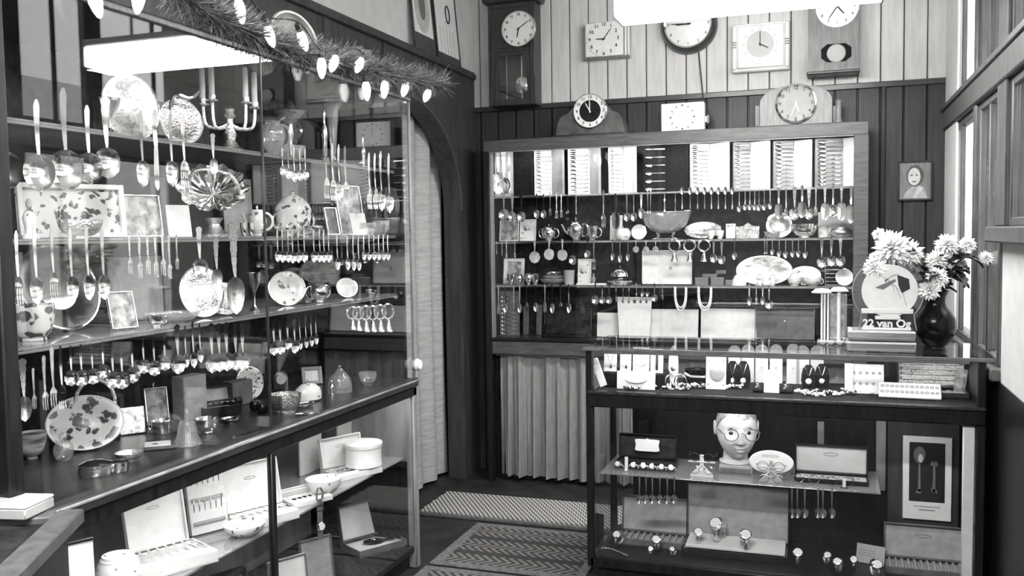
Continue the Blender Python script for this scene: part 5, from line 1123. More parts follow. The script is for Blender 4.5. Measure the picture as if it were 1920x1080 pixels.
zf = 12 * s; obj('bowl', G().lathe([(r_ * 49 * s, zf + z * 40 * s) for r_, z in ((.25, 0), (.55, .12), (.8, .4), (1, .95), (1.02, 1), (.96, .97), (.76, .44), (.5, .18), (0, .08))], 40, None, 1, .55), M_crystal, t)
obj('rim', G().tube([(50 * s * math.cos(a_), 27 * s * math.sin(a_), zf + 40 * s + .006 * math.cos(2 * a_)) for a_ in [2 * PI * k / 48 for k in range(48)]], .0035, 6, True), M_silver, t)
ft = obj('foot_ring', G().tube([(26 * s * math.cos(a_), 15 * s * math.sin(a_), .004) for a_ in [2 * PI * k / 36 for k in range(36)]], .004, 6, True), M_silver, t)
for k in range(4):
    a_ = PI / 4 + k * PI / 2; obj('foot', G().tube([(26 * s * math.cos(a_), 15 * s * math.sin(a_), .004), (18 * s * math.cos(a_), 10 * s * math.sin(a_), zf * .5), (22 * s * math.cos(a_), 12 * s * math.sin(a_), zf * 1.1)], .003, 6), M_silver, ft)
loc = BK(1318, 2, 5.10); upright('oval_basket_dish', 'oval embossed silver dish propped up beside the crystal bowl', 'dish', loc, 18 * mpp(loc), M_relief, 0, 30, 1.9, rimm=M_silver)
for i, px in enumerate((1333, 1350)): bw('egg_cup', 'dotted white cup before the oval embossed dish, %s from the bowl' % ORD[i], 'cup', px, 2, 432, 15, 'cup', M_fpat3, y=5.05)
bcard('pierced_card', 'small dark-dotted card next to the embossed casket', 'card', 1361, 1379, 2, 420, M_fpat3, M_card, y=5.07)
a_, b_ = BK(1382, 2), BK(1423, 2); H = bh(1400, 418, 2)
t = thing('casket', 'ornate silver casket with a peaked front in the back case', 'casket', (a_ + b_) / 2); W_ = (b_.x - a_.x) / 2
obj('body', G().prism([(-W_, 0), (W_, 0), (W_, H * .75), (W_ * .4, H * .8), (0, H), (-W_ * .4, H * .8), (-W_, H * .75)], -.02, .02), M_relief, t)
for sx_ in (-1, 1): obj('corner', G().lathe([(.004, 0), (.004, H * .74), (0, H * .8)], 10, T(sx_ * W_, -.02, 0)), M_silver, t)
loc = BK(1461, 2, 5.11); upright('meat_plate', 'large embossed silver plate standing behind a low silver bowl', 'plate', loc, 24 * mpp(loc), M_relief, 0, 10, 1.0, rimm=M_silver)
bw('bonbon_dish', 'low silver bonbon dish before the large embossed plate', 'dish', 1448, 2, 434, 30, lambda r, h: pbowl(r, h, .5), M_silver2, y=5.05)
bw('bread_bowl', 'wide oval silver bread bowl near the window end of the middle back shelf', 'bowl', 1508, 2, 420, 48, lambda r, h: pbowl(r, h, .4), M_silver, y=5.06, sy=.6, handles=0)
bcard('large_tile', 'large pale card behind the embossed silver shoe', 'card', 1534, 1604, 2, 398, M_palecase, M_card, y=5.12)
bw('embossed_pot', 'embossed silver pot before the large pale card', 'pot', 1577, 2, 424, 42, 'jar', M_relief, y=5.06)
bcard('lined_card', 'small grey lined card leaning before the large pale card', 'card', 1535, 1558, 2, 424, M_photo, y=5.05)
# ------------------------------------------------------------------ shelf three
bcard('framed_print', 'white frame around a small dark picture on the lowest back shelf', 'picture frame', 942, 981, 3, 485, M_photo, M_card, bw=.020, y=5.09)
for i, px in enumerate((957, 972, 990, 1003)): bw('mustard_pot', 'small silver mustard pot below the sifters, %s from the doorway' % ORD[i], 'pot', px, 3, (514, 512, 510, 514)[i], 15, ('cup', 'pot', 'pot', 'cup')[i], M_silver, y=5.05, group='mustard pots')
for k in range(3):
    loc = BK(1038, 3, 5.09) + Vector((0, 0, .018 * k)); solo('stacked_dish', G().lathe(pbowl((.085, .07, .055)[k], .035, .5), 36), M_crystal if k < 2 else M_silver, ('lowest', 'middle', 'topmost')[k] + ' bowl of the stack below the small silver sifters', 'bowl', loc, group='stacked bowls in the back case')
bw('white_pot', 'small grey pot beside the stack of bowls', 'pot', 1066, 3, 507, 22, 'tumbler', M_palecase, y=5.04)
bcard('small_calendar', 'white upright card with grey print between bowls and dish dome', 'card', 1082, 1107, 3, 486, M_fpat3, M_card, y=5.08, tilt=6)
solo('white_strip', G().box((-.085, -.02, 0), (.085, .02, .010), .002), M_card, 'long white strip lying on the lowest back shelf', 'strip', BK(1108, 3, 5.02))
bw('scent_flask', 'small clear flask in front of the white upright card', 'flask', 1112, 3, 512, 12, 'figure', M_crystal, y=5.05)
bw('muffin_dish', 'domed silver muffin dish on the lowest back shelf', 'dish', 1162, 3, 518, 52, lambda r, h: [(r * .7, 0), (r, h * .4), (r * 1.0, h * .5), (r * .8, h * .8), (0, h)], M_silver, y=5.07, knob=1, lid=[(.75, 1), (.7, 1.4), (.45, 1.9), (.2, 2.05), (0, 2.1)])
t = bcard('white_case', 'large plain white case lid with a small dark badge in the back case', 'case lid', 1203, 1297, 3, 470, M_card, M_card, y=5.07, tilt=4)
obj('badge', G().prism([(.012, .085), (.030, .085), (.030, .1), (.021, .107), (.012, .098)], -.0015, 0), M_grey, t); obj('ledge', G().box((-.15, -.03, 0), (.15, 0, .004), .001), M_rim, t)
for i, (px, yt, yb, w_) in enumerate(((1316, 514, 536, 26), (1345, 514, 536, 26), (1368, 517, 536, 16), (1331, 505, 514, 30), (1352, 497, 506, 20))):
    loc = BK(px, 3, 5.07); s = mpp(loc); base = (0, 0, 0, .044, .062)[i]; hh = (.044, .044, .03, .018, .02)[i]
    t = thing('glass_box', ('lower', 'lower wide', 'small end', 'upper', 'topmost')[i] + ' clear glass trinket box of the pyramid beside the white lid', 'box', loc + Vector((0, 0, base)), group='glass trinket boxes')
    obj('glass_body', G().box((-w_ * s / 2 * .92, -.018, 0), (w_ * s / 2 * .92, .018, hh), .002), M_crystal, t); obj('metal_rim', G().box((-w_ * s / 2 * .94, -.019, hh * .82), (w_ * s / 2 * .94, .019, hh), .001), M_silver, t)
bw('shell_box', 'white shell-shaped box beside the large oval platter', 'box', 1386, 3, 513, 26, pdome, M_porc, y=5.05, ridge=.04)
loc = BK(1433, 3, 5.09); upright('oval_platter', 'large oval white platter with grey landscape band in the back case', 'platter', loc, 27.5 * mpp(loc), pattern('landscape_glaze', .25, .82, 16, .42, kind='NOISE', soft=.1, stretch=(1, 1, 2.2)), 0, 10, 1.85, rimm=M_porc)
for i, px in enumerate((1425, 1449)):
    loc = BK(px, 3, 5.04); t = thing('wire_stand', 'small silver wire egg stand before the oval platter, %s from doorway' % ORD[i], 'stand', loc)
    obj('loop', G().tube([(.016 * math.sin(q), 0, .03 - .028 * math.cos(q)) for q in [2 * PI * k / 20 for k in range(20)]], .0022, 6, True), M_silver, t); obj('foot', G().lathe([(.016, 0), (.014, .004), (0, .005)], 14), M_silver, t)
loc = BK(1510, 3, 5.10); upright('shell_platter', 'pierced shell-shaped silver dish beside the oval platter', 'dish', loc, 19 * mpp(loc), M_relief, 0, 26, 1.5, rimm=M_silver2)
bw('sprigged_cup', 'small sprigged cup beneath the shell-shaped silver dish', 'cup', 1490, 3, 520, 26, 'cup', M_fpat3, y=5.04); bw('sprigged_saucer', 'low sprigged bowl with handle beneath the shell-shaped dish', 'bowl', 1524, 3, 520, 34, lambda r, h: pbowl(r, h, .5), M_fpat3, y=5.04, handles=1)
loc = BK(1564, 3, 5.10); t = thing('letter_rack', 'upright silver rack of dark ruled cards at the window end', 'rack', loc); W_ = 16 * mpp(loc); H_ = bh(1564, 482, 3, 5.1)
obj('frame', rect_frame_xz(2 * W_, H_, .005, .012), M_silver, t)
for k in range(6): obj('bar', G().box((-W_ + .004, -.008, H_ * (.12 + .14 * k)), (W_ - .004, -.004, H_ * (.15 + .14 * k)), .001), M_silver2, t)
loc = BK(1584, 3, 5.05); upright('coaster', 'small round silver coaster leaning against the silver rack', 'coaster', loc, 16 * mpp(loc), M_porc, 0, 10, rimm=M_silver)
# ------------------------------------------------------------------ floor of the back case
def fl(name, lb, x0, x1, yt, m, y=5.10, **kw): return bcard(name, lb, 'case lid', x0, x1, 4, yt, m, y=y, th=.012, **kw)
t = thing('spoon_rack', 'grey rack of level spoons standing nearest the doorway on the case floor', 'rack', BK(953, 4, 5.06)); W_ = 19 * mpp(BK(953, 4)); H_ = bh(953, 546, 4, 5.06)
obj('board', G().box((-W_, 0, 0), (W_, .006, H_), .001), M_dgrey, t)
for k in range(10): flat('spoon', BK(953, 4, 5.06) + Vector((W_ * .8, -.005, H_ * (.06 + .09 * k))), W_ * 1.6, 0, 'small spoon, %s from the bottom on the grey rack nearest the doorway' % ORD[k], 'spoons on the grey rack', 10).rotation_euler = (0, PI / 2, 0)
for i, px in enumerate((983, 1008)): card('small_card', 'small dark grey card hanging low beside the grey rack, %s of two' % ORD[i], 'card', BK(px, 4, 5.12), .035, (.17, .18)[i], 0, 4, M_dgrey, .003)
t = case('jewel_case', 'dark open jewel case with scalloped front on the back case floor', BK(1063, 4, 5.10), .29, .08, .012, .155, 0, 12, M_dark, M_felt, mark=False, slots=12)
obj('silver_edge', rect_frame_xz(.285, .15, .002, .003), M_silver, t, (0, -.024, .014), (R(-12), 0, 0))
fl('white_case', 'white case lid between the dark jewel case and knife board', 1117, 1157, 587, M_card)
fl('white_case', 'plain white case lid behind the knife board on the case floor', 1216, 1308, 580, M_card)
fl('white_case', 'widest plain white case lid on the back case floor', 1313, 1416, 579, M_card)
t = case('dark_case', 'dark case with silver edge and small clasp at the window end', BK(1472, 4, 5.10), 107 * mpp(BK(1472, 4, 5.1)), .06, .012, bh(1472, 582, 4, 5.1), 0, 5, M_dgrey, M_dgrey, mark=False)
obj('silver_edge', rect_frame_xz(.30, .145, .0025, .003), M_silver, t, (0, -.024, .015), (R(-5), 0, 0)); obj('clasp', G().lathe([(.005, 0), (.004, .004), (0, .005)], 12, T(0, -.03, .11) @ RX(PI / 2)), M_silver, t)
t = thing('knife_board', 'white tapered board holding five upright pieces before the case lids', 'display board', BK(1186, 4, 5.03), (R(-9), 0, 0)); W_ = 33 * mpp(BK(1186, 4, 5.03)); H_ = bh(1186, 557, 4, 5.03)
obj('board', G().prism([(-W_ * .82, 0), (W_ * .92, 0), (W_, H_), (-W_, H_)], 0, .006), M_card, t); obj('base_line', G().box((-W_ * .86, -.012, 0), (W_ * .94, 0, .006), .001), M_rim, t)
Mx = Matrix.Translation(t.location) @ t.rotation_euler.to_matrix().to_4x4()
for k in range(5): flat(('knife', 'knife', 'server', 'knife', 'knife')[k], Mx @ Vector((-W_ * .66 + W_ * .34 * k, -.006, H_ * .94)), H_ * .86, 0, 'dark-handled piece on the white tapered board, %s from the doorway' % ORD[k], 'pieces on the tapered board', 20)
# ------------------------------------------------------------------ on the counter
def CT(px, py): return P(px, py, Z=CZ)
p = CT(1652, 656); s = mpp(p)
t = thing('glass_plinth', 'stack of two clear glass slabs with white edges under the round sign', 'plinth', (P(1650, 655, Y=3.80).x, 3.80, CZ + .0006))
W_ = 58 * mpp((.1, 3.8, 1)); D_ = .085
for k in range(2):
    sl = obj('slab', G().box((-W_ * (1 - .02 * k), -D_, .001 + k * .042), (W_ * (1 - .02 * k), D_, .036 + k * .042), .002), M_crystal, t)
    obj('white_edge', G().box((-W_ * (1 - .02 * k), -D_ - .002, .030 + k * .042), (W_ * (1 - .02 * k), -D_, .038 + k * .042), .001), M_card, sl); obj('inner_sheet', G().box((-W_ * .96, -D_ * .9, .006 + k * .042), (W_ * .96, D_ * .9, .010 + k * .042)), M_midcase, sl)
ZP = CZ + .079
# acrylic shop sign
ps = Vector((P(1664, 610, Y=3.78).x, 3.78, ZP)); s = mpp(ps)
t = thing('acrylic_sign', 'round clear acrylic shop sign with white picture disc and lettering on the counter', 'sign', ps)
zc = P(1664, 547, Y=3.78).z - ZP; ro = 62 * s
out = [(-50 * s, 0), (-46 * s, 22 * s)] + circ(ro, 40, 0, zc, R(222), R(-42)) + [(46 * s, 22 * s), (50 * s, 0)]
obj('acrylic_plate', G().prism(out, -.003, .003), M_glass, t)
obj('plate_edge', G().tube([(x, 0, z) for x, z in out], .0026, 6, False), M_pale, t)
ri = 49 * s; dd = obj('picture_disc', G().prism(circ(ri, 44, 3 * s, zc + 2 * s), -.006, -.003), M_card, t)
obj('dark_figure', G().prism([(16 * s, zc + 32 * s), (36 * s, zc + 24 * s), (38 * s, zc + 6 * s), (24 * s, zc - 2 * s), (18 * s, zc + 12 * s)], -.0075, -.006), M_ink, dd)
obj('grey_fold', G().prism([(-22 * s, zc + 8 * s), (12 * s, zc + 24 * s), (14 * s, zc + 20 * s), (-8 * s, zc + 4 * s)], -.0075, -.006), M_midink, dd)
for k in range(3): obj('drawn_line', G().tube([(-20 * s + 14 * s * k, -.0065, zc + 34 * s - 10 * s * k), (2 * s + 12 * s * k, -.0065, zc + 22 * s - 12 * s * k), (12 * s + 10 * s * k, -.0065, zc + 2 * s - 14 * s * k)], .0008, 5), M_midink, dd)
obj('caption_bar', G().box((-46 * s, -.010, 50 * s * .62), (44 * s, -.003, 50 * s * .62 + 9 * s), .002), M_card, t)
obj('caption_bar', G().box((-22 * s, -.010, 20 * s), (22 * s, -.003, 27 * s), .002), M_card, t)
text('22 van Og', 20 * s, M_card, t, (-2 * s, -.006, 12 * s), depth=.003, bold=.0012)
obj('base_bar', G().box((-44 * s, -.016, 0), (40 * s, .012, 4 * s), .002), M_card, t)
# display stand with white caps
p = Vector((P(1566, 640, Y=4.0).x, 4.0, CZ + .0008)); s = mpp(p); H = P(1566, 548, Y=4.0).z - CZ
t = thing('display_stand', 'tall glass-sided display stand with two white caps behind the jewellery counter', 'stand', p)
for dx in (-24, -19, -13, 6): obj('rod', G().tube([(dx * s, -.03, 0), (dx * s * (1 if dx < 0 else 1.0), -.03, H)], .0042 if dx < 0 else .007, 8), M_card, t)
obj('glass_side', G().box((-10 * s, -.028, .01), (20 * s, .03, H * .96), .002), M_crystal, t)
obj('dark_card', G().box((-9 * s, .0, .012), (16 * s, .004, H * .92)), M_photo, t)
for dx, dz, rr in ((-24, 0, 19), (6, 3, 17)): obj('cap', G().lathe([(0, .02), (rr * s * .6, .018), (rr * s, .004), (rr * s * .9, 0), (0, -.002)], 28, T(dx * s, -.015, H + dz * s - .004), 1, .7), M_card, t)
obj('base', G().box((-32 * s, -.05, 0), (24 * s, .045, .008), .003), M_crystal, t)
for k in range(4): solo('bead_dish', G().lathe(pbowl(.016, .014, .5), 20), M_card, 'small white bead dish, %s of four before the glass-sided stand' % ORD[k], 'dish', (p.x - .05 + .034 * k, 3.92, CZ + .0008), group='bead dishes')
# vase of chrysanthemums
pvz = Vector((P(1753, 652, Y=3.84).x, 3.84, CZ + .0006)); s = mpp(pvz); hv = P(1753, 545, Y=3.84).z - CZ
vz_ = solo('flower_vase', G().lathe([(r_ * 37 * s, z_ * hv) for r_, z_ in ((.52, 0), (.55, .02), (.5, .06), (.62, .11), (.9, .25), (1, .40), (.93, .54), (.7, .66), (.52, .74), (.46, .82), (.5, .9), (.64, 1), (.60, 1), (.44, .88), (.4, .8), (0, .7))], 48), M_vase, 'glossy black round-bellied vase holding white chrysanthemums on the counter', 'vase', pvz)
def petals(r, n, seed):
    g = G(); q = random.Random(seed)
    for k in range(n):
        v = (k + .5) / n; th = math.acos(1 - 1.55 * v); ph = k * 2.39996 + q.uniform(-.2, .2)
        d = Vector((math.sin(th) * math.cos(ph), math.sin(th) * math.sin(ph), math.cos(th))); tn = Vector((-math.sin(ph), math.cos(ph), 0)); up_ = tn.cross(d) * -1
        L = r * q.uniform(.82, 1.08); wd = r * .14
        p0 = d * r * .15; p1 = d * L * .65 + Vector((0, 0, r * .05)); p2 = d * L + up_ * 0 - Vector((0, 0, r * .10 * v))
        g.add([p0 - tn * wd * .3, p0 + tn * wd * .3, p1 - tn * wd, p1 + tn * wd, p1 + d.cross(tn) * wd * .45, p2], [(0, 1, 4), (0, 4, 2), (1, 3, 4), (2, 4, 5), (4, 3, 5)])
    return g.add(*ball(r * .3))
def ball(r, n=8, m=10):
    vs = [(r * math.sin(PI * i / n) * math.cos(2 * PI * j / m), r * math.sin(PI * i / n) * math.sin(2 * PI * j / m), r * math.cos(PI * i / n)) for i in range(n + 1) for j in range(m)]
    return vs, [(i * m + j, i * m + (j + 1) % m, (i + 1) * m + (j + 1) % m, (i + 1) * m + j) for i in range(n) for j in range(m)]
PM = [mesh('petal', petals(1, 90, k), M_petal, 20) for k in range(3)]
mouth = pvz + Vector((0, 0, hv * .96))
FL = [(1674, 466, 37, -.02, 'largest white chrysanthemum, high over the round sign'), (1702, 476, 31, .0, 'large white chrysanthemum crowding the largest bloom on the window side'), (1648, 440, 14, .02, 'small white bud standing above the largest bloom'), (1642, 505, 25, -.04, 'white chrysanthemum hanging low before the sign edge'), (1640, 484, 13, .02, 'small white bloom between the low bloom and the largest bloom'),
      (1716, 494, 17, .03, 'white bloom tucked behind the large blooms on the vase side'), (1775, 461, 24, .02, 'white chrysanthemum high over the vase, facing the windows'), (1813, 460, 18, .05, 'white chrysanthemum highest beside the window frame'), (1756, 490, 23, .0, 'round white chrysanthemum just above the vase mouth blooms'), (1757, 522, 23, -.04, 'white chrysanthemum close above the vase mouth'), (1742, 543, 23, -.06, 'white chrysanthemum drooping over the vase mouth'), (1848, 484, 15, .06, 'pale bloom among dark leaves beside the window sill'), (1802, 498, 14, .06, 'pale bloom half hidden by dark leaves near the window post')]
M_leaf2 = mat('dry_leaf', .05, .55, var=.3)
def leafg(L, w_):
    n = 7; g = G()
    def f(u, v): x = L * u; hw = w_ * math.sin(PI * (u * .92 + .05)) * (1 + .25 * math.sin(u * 22)); return (x, hw * (2 * v - 1), .15 * L * math.sin(u * 2.2) - .2 * L * u * u + abs(2 * v - 1) * w_ * .3)
    return g.grid(f, 10, 4)
LF = [mesh('leaf', leafg(.075, .022), M_leaf, 60), mesh('leaf', leafg(.055, .018), M_leaf2, 60)]
for i, (x, y, r, dy, lb) in enumerate(FL):
    p = P(x, y, Y=3.84 + dy); t = thing('chrysanthemum', lb + ' in the black vase' if len(lb.split()) < 11 else lb, 'flower', mouth, group='chrysanthemums in the black vase')
    v = p - mouth; ro_ = v.normalized() * .55 + Vector((0, -.75, .25)); q = ro_.to_track_quat('Z', 'Y').to_euler()
    obj('petal', PM[i % 3], None, t, v, q, r * mpp(p))
    off = Vector((.012 * math.cos(i * 2.4), .012 * math.sin(i * 2.4), -.07))
    path = cr_([off, Vector((off.x, off.y, 0)) , v * .5 + Vector((0, 0, .02 + .02 * (i % 3))), v], 6)
    obj('stem', G().tube(path, .0028, 6), M_leaf2, t)
    for k in range(4 if i not in (11, 12) else 7):
        b0 = path[6 + (k * 3 + i) % 11]; obj('leaf', LF[(i + k) % 2], None, t, b0, (R(rnd.uniform(-40, 40)), R(rnd.uniform(-50, 40)), R(rnd.uniform(0, 360))), rnd.uniform(.7, 1.25) * (1.5 if i in (11, 12) else 1))
# ------------------------------------------------------------------ jewellery under the counter glass
ZJ = .8008
def JD(px, py): p = P(px, py, Z=ZJ); p.y = max(3.66, min(4.04, p.y)); p.z = ZJ; return p
def JY(px, y): return Vector((P(px, 690, Y=y).x, y, ZJ))
def jh(px, yt, y): return P(px, yt, Y=y).z - ZJ
def jcard(name, lb, cat, x0, x1, yt, y, m, tilt=12, z0=0., **kw):
    a, b = JY(x0, y), JY(x1, y); h_ = jh((x0 + x1) / 2, yt, y) - z0
    return card(name, lb, cat, (a + b) / 2 + Vector((0, 0, z0)), b.x - a.x, h_ / math.cos(R(tilt)), 0, tilt, m, .003, **kw), b.x - a.x, h_
t = thing('white_ribbon_card', 'narrow white card leaning aslant in the corner of the jewellery counter', 'card', JD(1132, 727) + Vector((0, 0, .007)), (R(-14), R(-24), 0)); obj('sheet', G().box((-.016, 0, 0), (.016, .003, .125), .001), M_card, t); obj('fold', G().box((-.016, -.002, .085), (.016, 0, .0855)), M_palecase, t)
st = solo('velvet_step', G().box((-.905, 0, 0), (-.63, .16, .062), .004), M_black, 'black velvet step holding the pendant cards in the counter', 'step', (0, 3.735, ZJ))
PC = [(1132, 1156, 655, 'dot', 'white pendant card at the counter end nearest the back case'), (1162, 1183, 655, 'dot', 'white pendant card with dark drop beside the heart necklace card'), (1186, 1217, 652, 'loop', 'white card carrying a heart-shaped necklace'), (1219, 1243, 655, 'bar', 'white card with a dark bar brooch on the velvet step')]
for x0, x1, yt, k, lb in PC:
    t, w_, h_ = jcard('pendant_card', lb, 'jewellery card', x0, x1, yt, 3.755, M_card, 8, .063)
    if k == 'dot': obj('pendant', G().lathe([(0, -.006), (.005, 0), (.004, .006), (0, .010)], 12, T(.004, -.004, h_ * .2)), M_ink, t); obj('chain', G().tube([(-w_ * .3, -.001, h_ * .9), (.004, -.003, h_ * .3), (w_ * .3, -.001, h_ * .9)], .0007, 5), M_midink, t)
    elif k == 'loop': obj('necklace', G().tube([(w_ * .33 * math.sin(q), -.002, h_ * .55 - h_ * .3 * math.cos(q) * (1 if math.cos(q) > 0 else .7)) for q in [2 * PI * j / 26 for j in range(26)]], .0016, 6, True), M_silver2, t)
    else: obj('brooch', G().box((-.004, -.005, h_ * .12), (.006, 0, h_ * .85), .002), M_ink, t)
p = JY(1262, 3.84); t = thing('oval_cameo_stand', 'tall white oval card with a relief cameo behind the hoop bracelets', 'jewellery card', p, (R(-6), 0, 0)); hh = jh(1262, 648, 3.84)
obj('oval_card', G().prism(circ(.021, 36, 0, hh / 2, rz=hh / 2), 0, .003), M_card, t); obj('cameo', G().lathe([(0, .006), (.010, .003), (.012, 0)], 20, T(0, 0, hh * .42) @ RX(PI / 2)), M_relief, t)
t, w_, h_ = jcard('necklace_card', 'wide white card showing a curved dark necklace at the counter front', 'jewellery card', 1156, 1228, 697, 3.70, M_card, 8)
obj('necklace', G().tube([(w_ * .30 * math.sin(q), -.002, h_ * .62 - h_ * .28 * math.cos(q)) for q in [R(-75 + 150 * j / 20) for j in range(21)]], [.0008 + .0016 * math.sin(PI * j / 20) for j in range(21)], 6), M_midink, t)
for i, px in enumerate((1259, 1276)):
    p = JY(px, 3.72); t = thing('hoop_bracelet', 'bright hoop bracelet standing on edge beside the wide necklace card, %s of two' % ORD[i], 'bracelet', p, (0, 0, R(25 - 40 * i)), 'hoop bracelets')
    r = .0315; obj('hoop', G().tube([(r * .85 * math.cos(q), 0, r + .003 + r * math.sin(q)) for q in [2 * PI * k / 32 for k in range(32)]], .0026, 8, True), M_silver, t); obj('clasp', G().box((-.004, -.003, 2 * r), (.004, .003, 2 * r + .006), .001), M_silver2, t)
# silver heaps: each piece on its own
for i, (x0, x1, yc, n_, lb, grp) in enumerate(((1165, 1300, 729, 16, 'bright silver piece in the heap before the necklace card', 'silver pieces before the necklace card'), (1300, 1395, 726, 14, 'bright silver piece in the heap before the carved square', 'silver pieces before the carved square'), (1495, 1800, 741, 26, 'bright silver piece in the long heap at the counter front', 'silver pieces along the counter front'))):
    for k in range(n_):
        px = x0 + (x1 - x0) * (k + .5) / n_; p = JD(px, yc + rnd.uniform(-6, 3)); L = rnd.uniform(.018, .034)
        g = G()
        nn = 5 + k % 3
        for j in range(nn): u = (j - (nn - 1) / 2) * L / nn * 1.3; g.lathe([(0, 0), (.007, .001), (.0078, .005), (.004, .010), (0, .011)], 10, T(u * 1.35, .008 * math.sin(j + k), .004 * (1 + math.sin(j * 2 + k))), 1.2, 1)
        solo('bracelet_piece', g, M_silver if k % 3 else M_card, lb.replace('piece in', 'piece, %s from the counter end in' % ORD[k]), 'bracelet', p, (0, 0, R(rnd.uniform(-40, 40))), group=grp)
for i, (px, py, w_) in enumerate(((1330, 706, .11), (1345, 716, .12))):
    t = thing('watch_bracelet', 'flat pale metal watch bracelet stretched out before the carved square, %s of two' % ORD[i], 'watch', JD(px, py), (R(-6), R(6), R(-12)), 'watch bracelets'); obj('band', G().box((-w_ / 2, -.008, .006), (w_ / 2, .008, .011), .002), M_silver2, t); obj('watch_head', G().lathe([(.012, .004), (.012, .013), (.009, .015), (0, .015)], 20, T(w_ * .3, 0, 0)), M_silver, t)
t, w_, h_ = jcard('carved_square', 'white square with carved medallion between heap and black busts', 'plaque', 1323, 1361, 668, 3.78, M_card, 8)
obj('medallion', G().lathe([(0, .008), (w_ * .2, .006), (w_ * .36, .002), (w_ * .38, 0)], 28, T(.004, 0, h_ * .48) @ RX(PI / 2), 1, 1.15), M_palecase, t)
for dx in (-.38, .38):
    for dz in (.15, .85): obj('corner_boss', G().lathe([(0, .004), (.003, .003), (.004, 0)], 10, T(w_ * dx, 0, h_ * dz) @ RX(PI / 2)), M_grey, t)
BU = [(1373, 716, 36, 'pear', 'black velvet bust with a drop pendant nearest the carved square'), (1393, 716, 34, 'disc', 'black velvet bust with a round medallion beside the carved square'), (1516, 727, 42, 'flower', 'black velvet bust with a flower pendant near the white ring card'), (1541, 727, 44, 'open', 'black velvet bust with an openwork pendant beside the flower pendant')]
for px, py, hp, k, lb in BU:
    p = JD(px, py) if px > 1400 else JY(px, 3.84); s = mpp(p); h_ = hp * s if px > 1400 else jh(px, 678, 3.84); t = thing('necklace_bust', lb, 'jewellery bust', p + Vector((0, 0, .002)), (R(-12), 0, 0), 'black velvet busts')
    obj('bust', G().prism([(-.024, 0), (.024, 0), (.030, h_ * .3), (.028, h_ * .6), (.021, h_ * .85), (.010, h_), (-.010, h_), (-.021, h_ * .85), (-.028, h_ * .6), (-.030, h_ * .3)], 0, .008), M_black, t)
    obj('chain', G().tube([(-.013, -.001, h_ * .88), (-.002, -.002, h_ * .50), (.002, -.002, h_ * .50), (.013, -.001, h_ * .88)], .0011, 5), M_silver, t)
    obj('pendant', G().lathe([(0, .006), (.010, .004), (.013, 0)], {'flower': 8, 'pear': 5}.get(k, 20), T(0, 0, h_ * .26) @ RX(PI / 2), .8 if k == 'pear' else 1, 1.2 if k == 'pear' else 1), M_silver2 if k != 'flower' else M_card, t)
for i, px in enumerate((1377, 1402, 1428, 1455, 1487, 1505, 1532)):
    y = 4.0; h_ = jh(px, (648, 646, 646, 646, 645, 648, 648)[i], y); t = thing('arched_ring_card', 'white round-topped jewellery card, %s from the back case in the rear row' % ORD[i], 'jewellery card', JY(px, y), (R(-4), 0, 0), 'white round-topped cards'); r = .0262
    obj('card_sheet', G().prism([(-r, 0), (r, 0)] + [(r * math.cos(a_), h_ - r + r * math.sin(a_)) for a_ in [PI * k / 16 for k in range(17)]], 0, .002), M_card, t); obj('stud', G().lathe([(0, .004), (.003, .002), (.003, 0)], 10, T(0, 0, h_ * .4) @ RX(PI / 2)), M_grey, t)
t, w_, h_ = jcard('white_note', 'small plain white card between the two black ring trays', 'card', 1432, 1461, 695, 3.75, M_card, 12)
for i, (x0, x1) in enumerate(((1412, 1431), (1463, 1487))):
    a_, b_ = JY(x0, 3.76), JY(x1, 3.76); t = thing('ring_tray', 'black ring tray with bright rings on the %s side of the small white card' % ('back case', 'window')[i], 'ring tray', (a_ + b_) / 2, (R(24), 0, 0), 'black ring trays'); w_ = b_.x - a_.x
    obj('tray_body', G().box((-w_ / 2, -.01, 0), (w_ / 2, .05, .016), .003), M_black, t)
    for k in range(4): obj('ring', G().tube([(.007 * math.cos(q), 0, .007 * math.sin(q)) for q in [2 * PI * j / 16 for j in range(16)]], .0018, 6, True, T(-w_ * .1 + w_ * .06 * (k % 2), .0 + k * .012, .018)), M_silver, t)
t = case('ring_box', 'small open grey ring box behind the small white card', JD(1465, 694), .042, .03, .010, .03, 0, 20, M_grey, M_card, mark=False)
t = thing('dark_cushion', 'dark oval cushion with a bright brooch beside the flower pendant bust', 'cushion', JD(1495, 716), (R(14), R(24), 0)); obj('pad', G().lathe(pdome(.026, .012), 24, None, 1.3, .6), M_dgrey, t); obj('brooch', G().lathe([(.006, 0), (.006, .004), (0, .006)], 12, T(0, 0, .011)), M_silver, t)
t, w_, h_ = jcard('narrow_card', 'narrow white card stood beside the white ring card', 'card', 1584, 1600, 683, 3.80, M_card, 10)
t, w_, h_ = jcard('ring_card', 'white card carrying two rows of small rings in the counter', 'jewellery card', 1594, 1658, 685, 3.82, M_card, 14)
for k in range(9): obj('ring', G().tube([(.004 * math.cos(q), -.002, .004 * math.sin(q)) for q in [2 * PI * j / 12 for j in range(12)]], .0012, 5, True, T(-w_ * .38 + w_ * .19 * (k % 5), 0, h_ * (.72 if k < 5 else .35))), M_midink, t)
t = case('ring_chest', 'dark open ring chest packed with rows of silver rings at the window end', Vector((.392, 3.905, ZJ + .0005)), .245, .12, .022, jh(1737, 668, 3.92) - .035, 0, 6, M_rim, M_beads, mark=False)
for r_ in range(5):
    obj('ring_row', G().tube([(-.11 + .22 * k / 60, -.010 - .003 * (k % 2), .014 + r_ * .020) for k in range(61)], [.0035 + .003 * (k % 2) for k in range(61)], 6), M_silver2, t, (0, 0, .022), (R(-6), 0, 0), kind='stuff')
a_, b_ = JY(1648, 3.74), JY(1766, 3.74); w_ = b_.x - a_.x
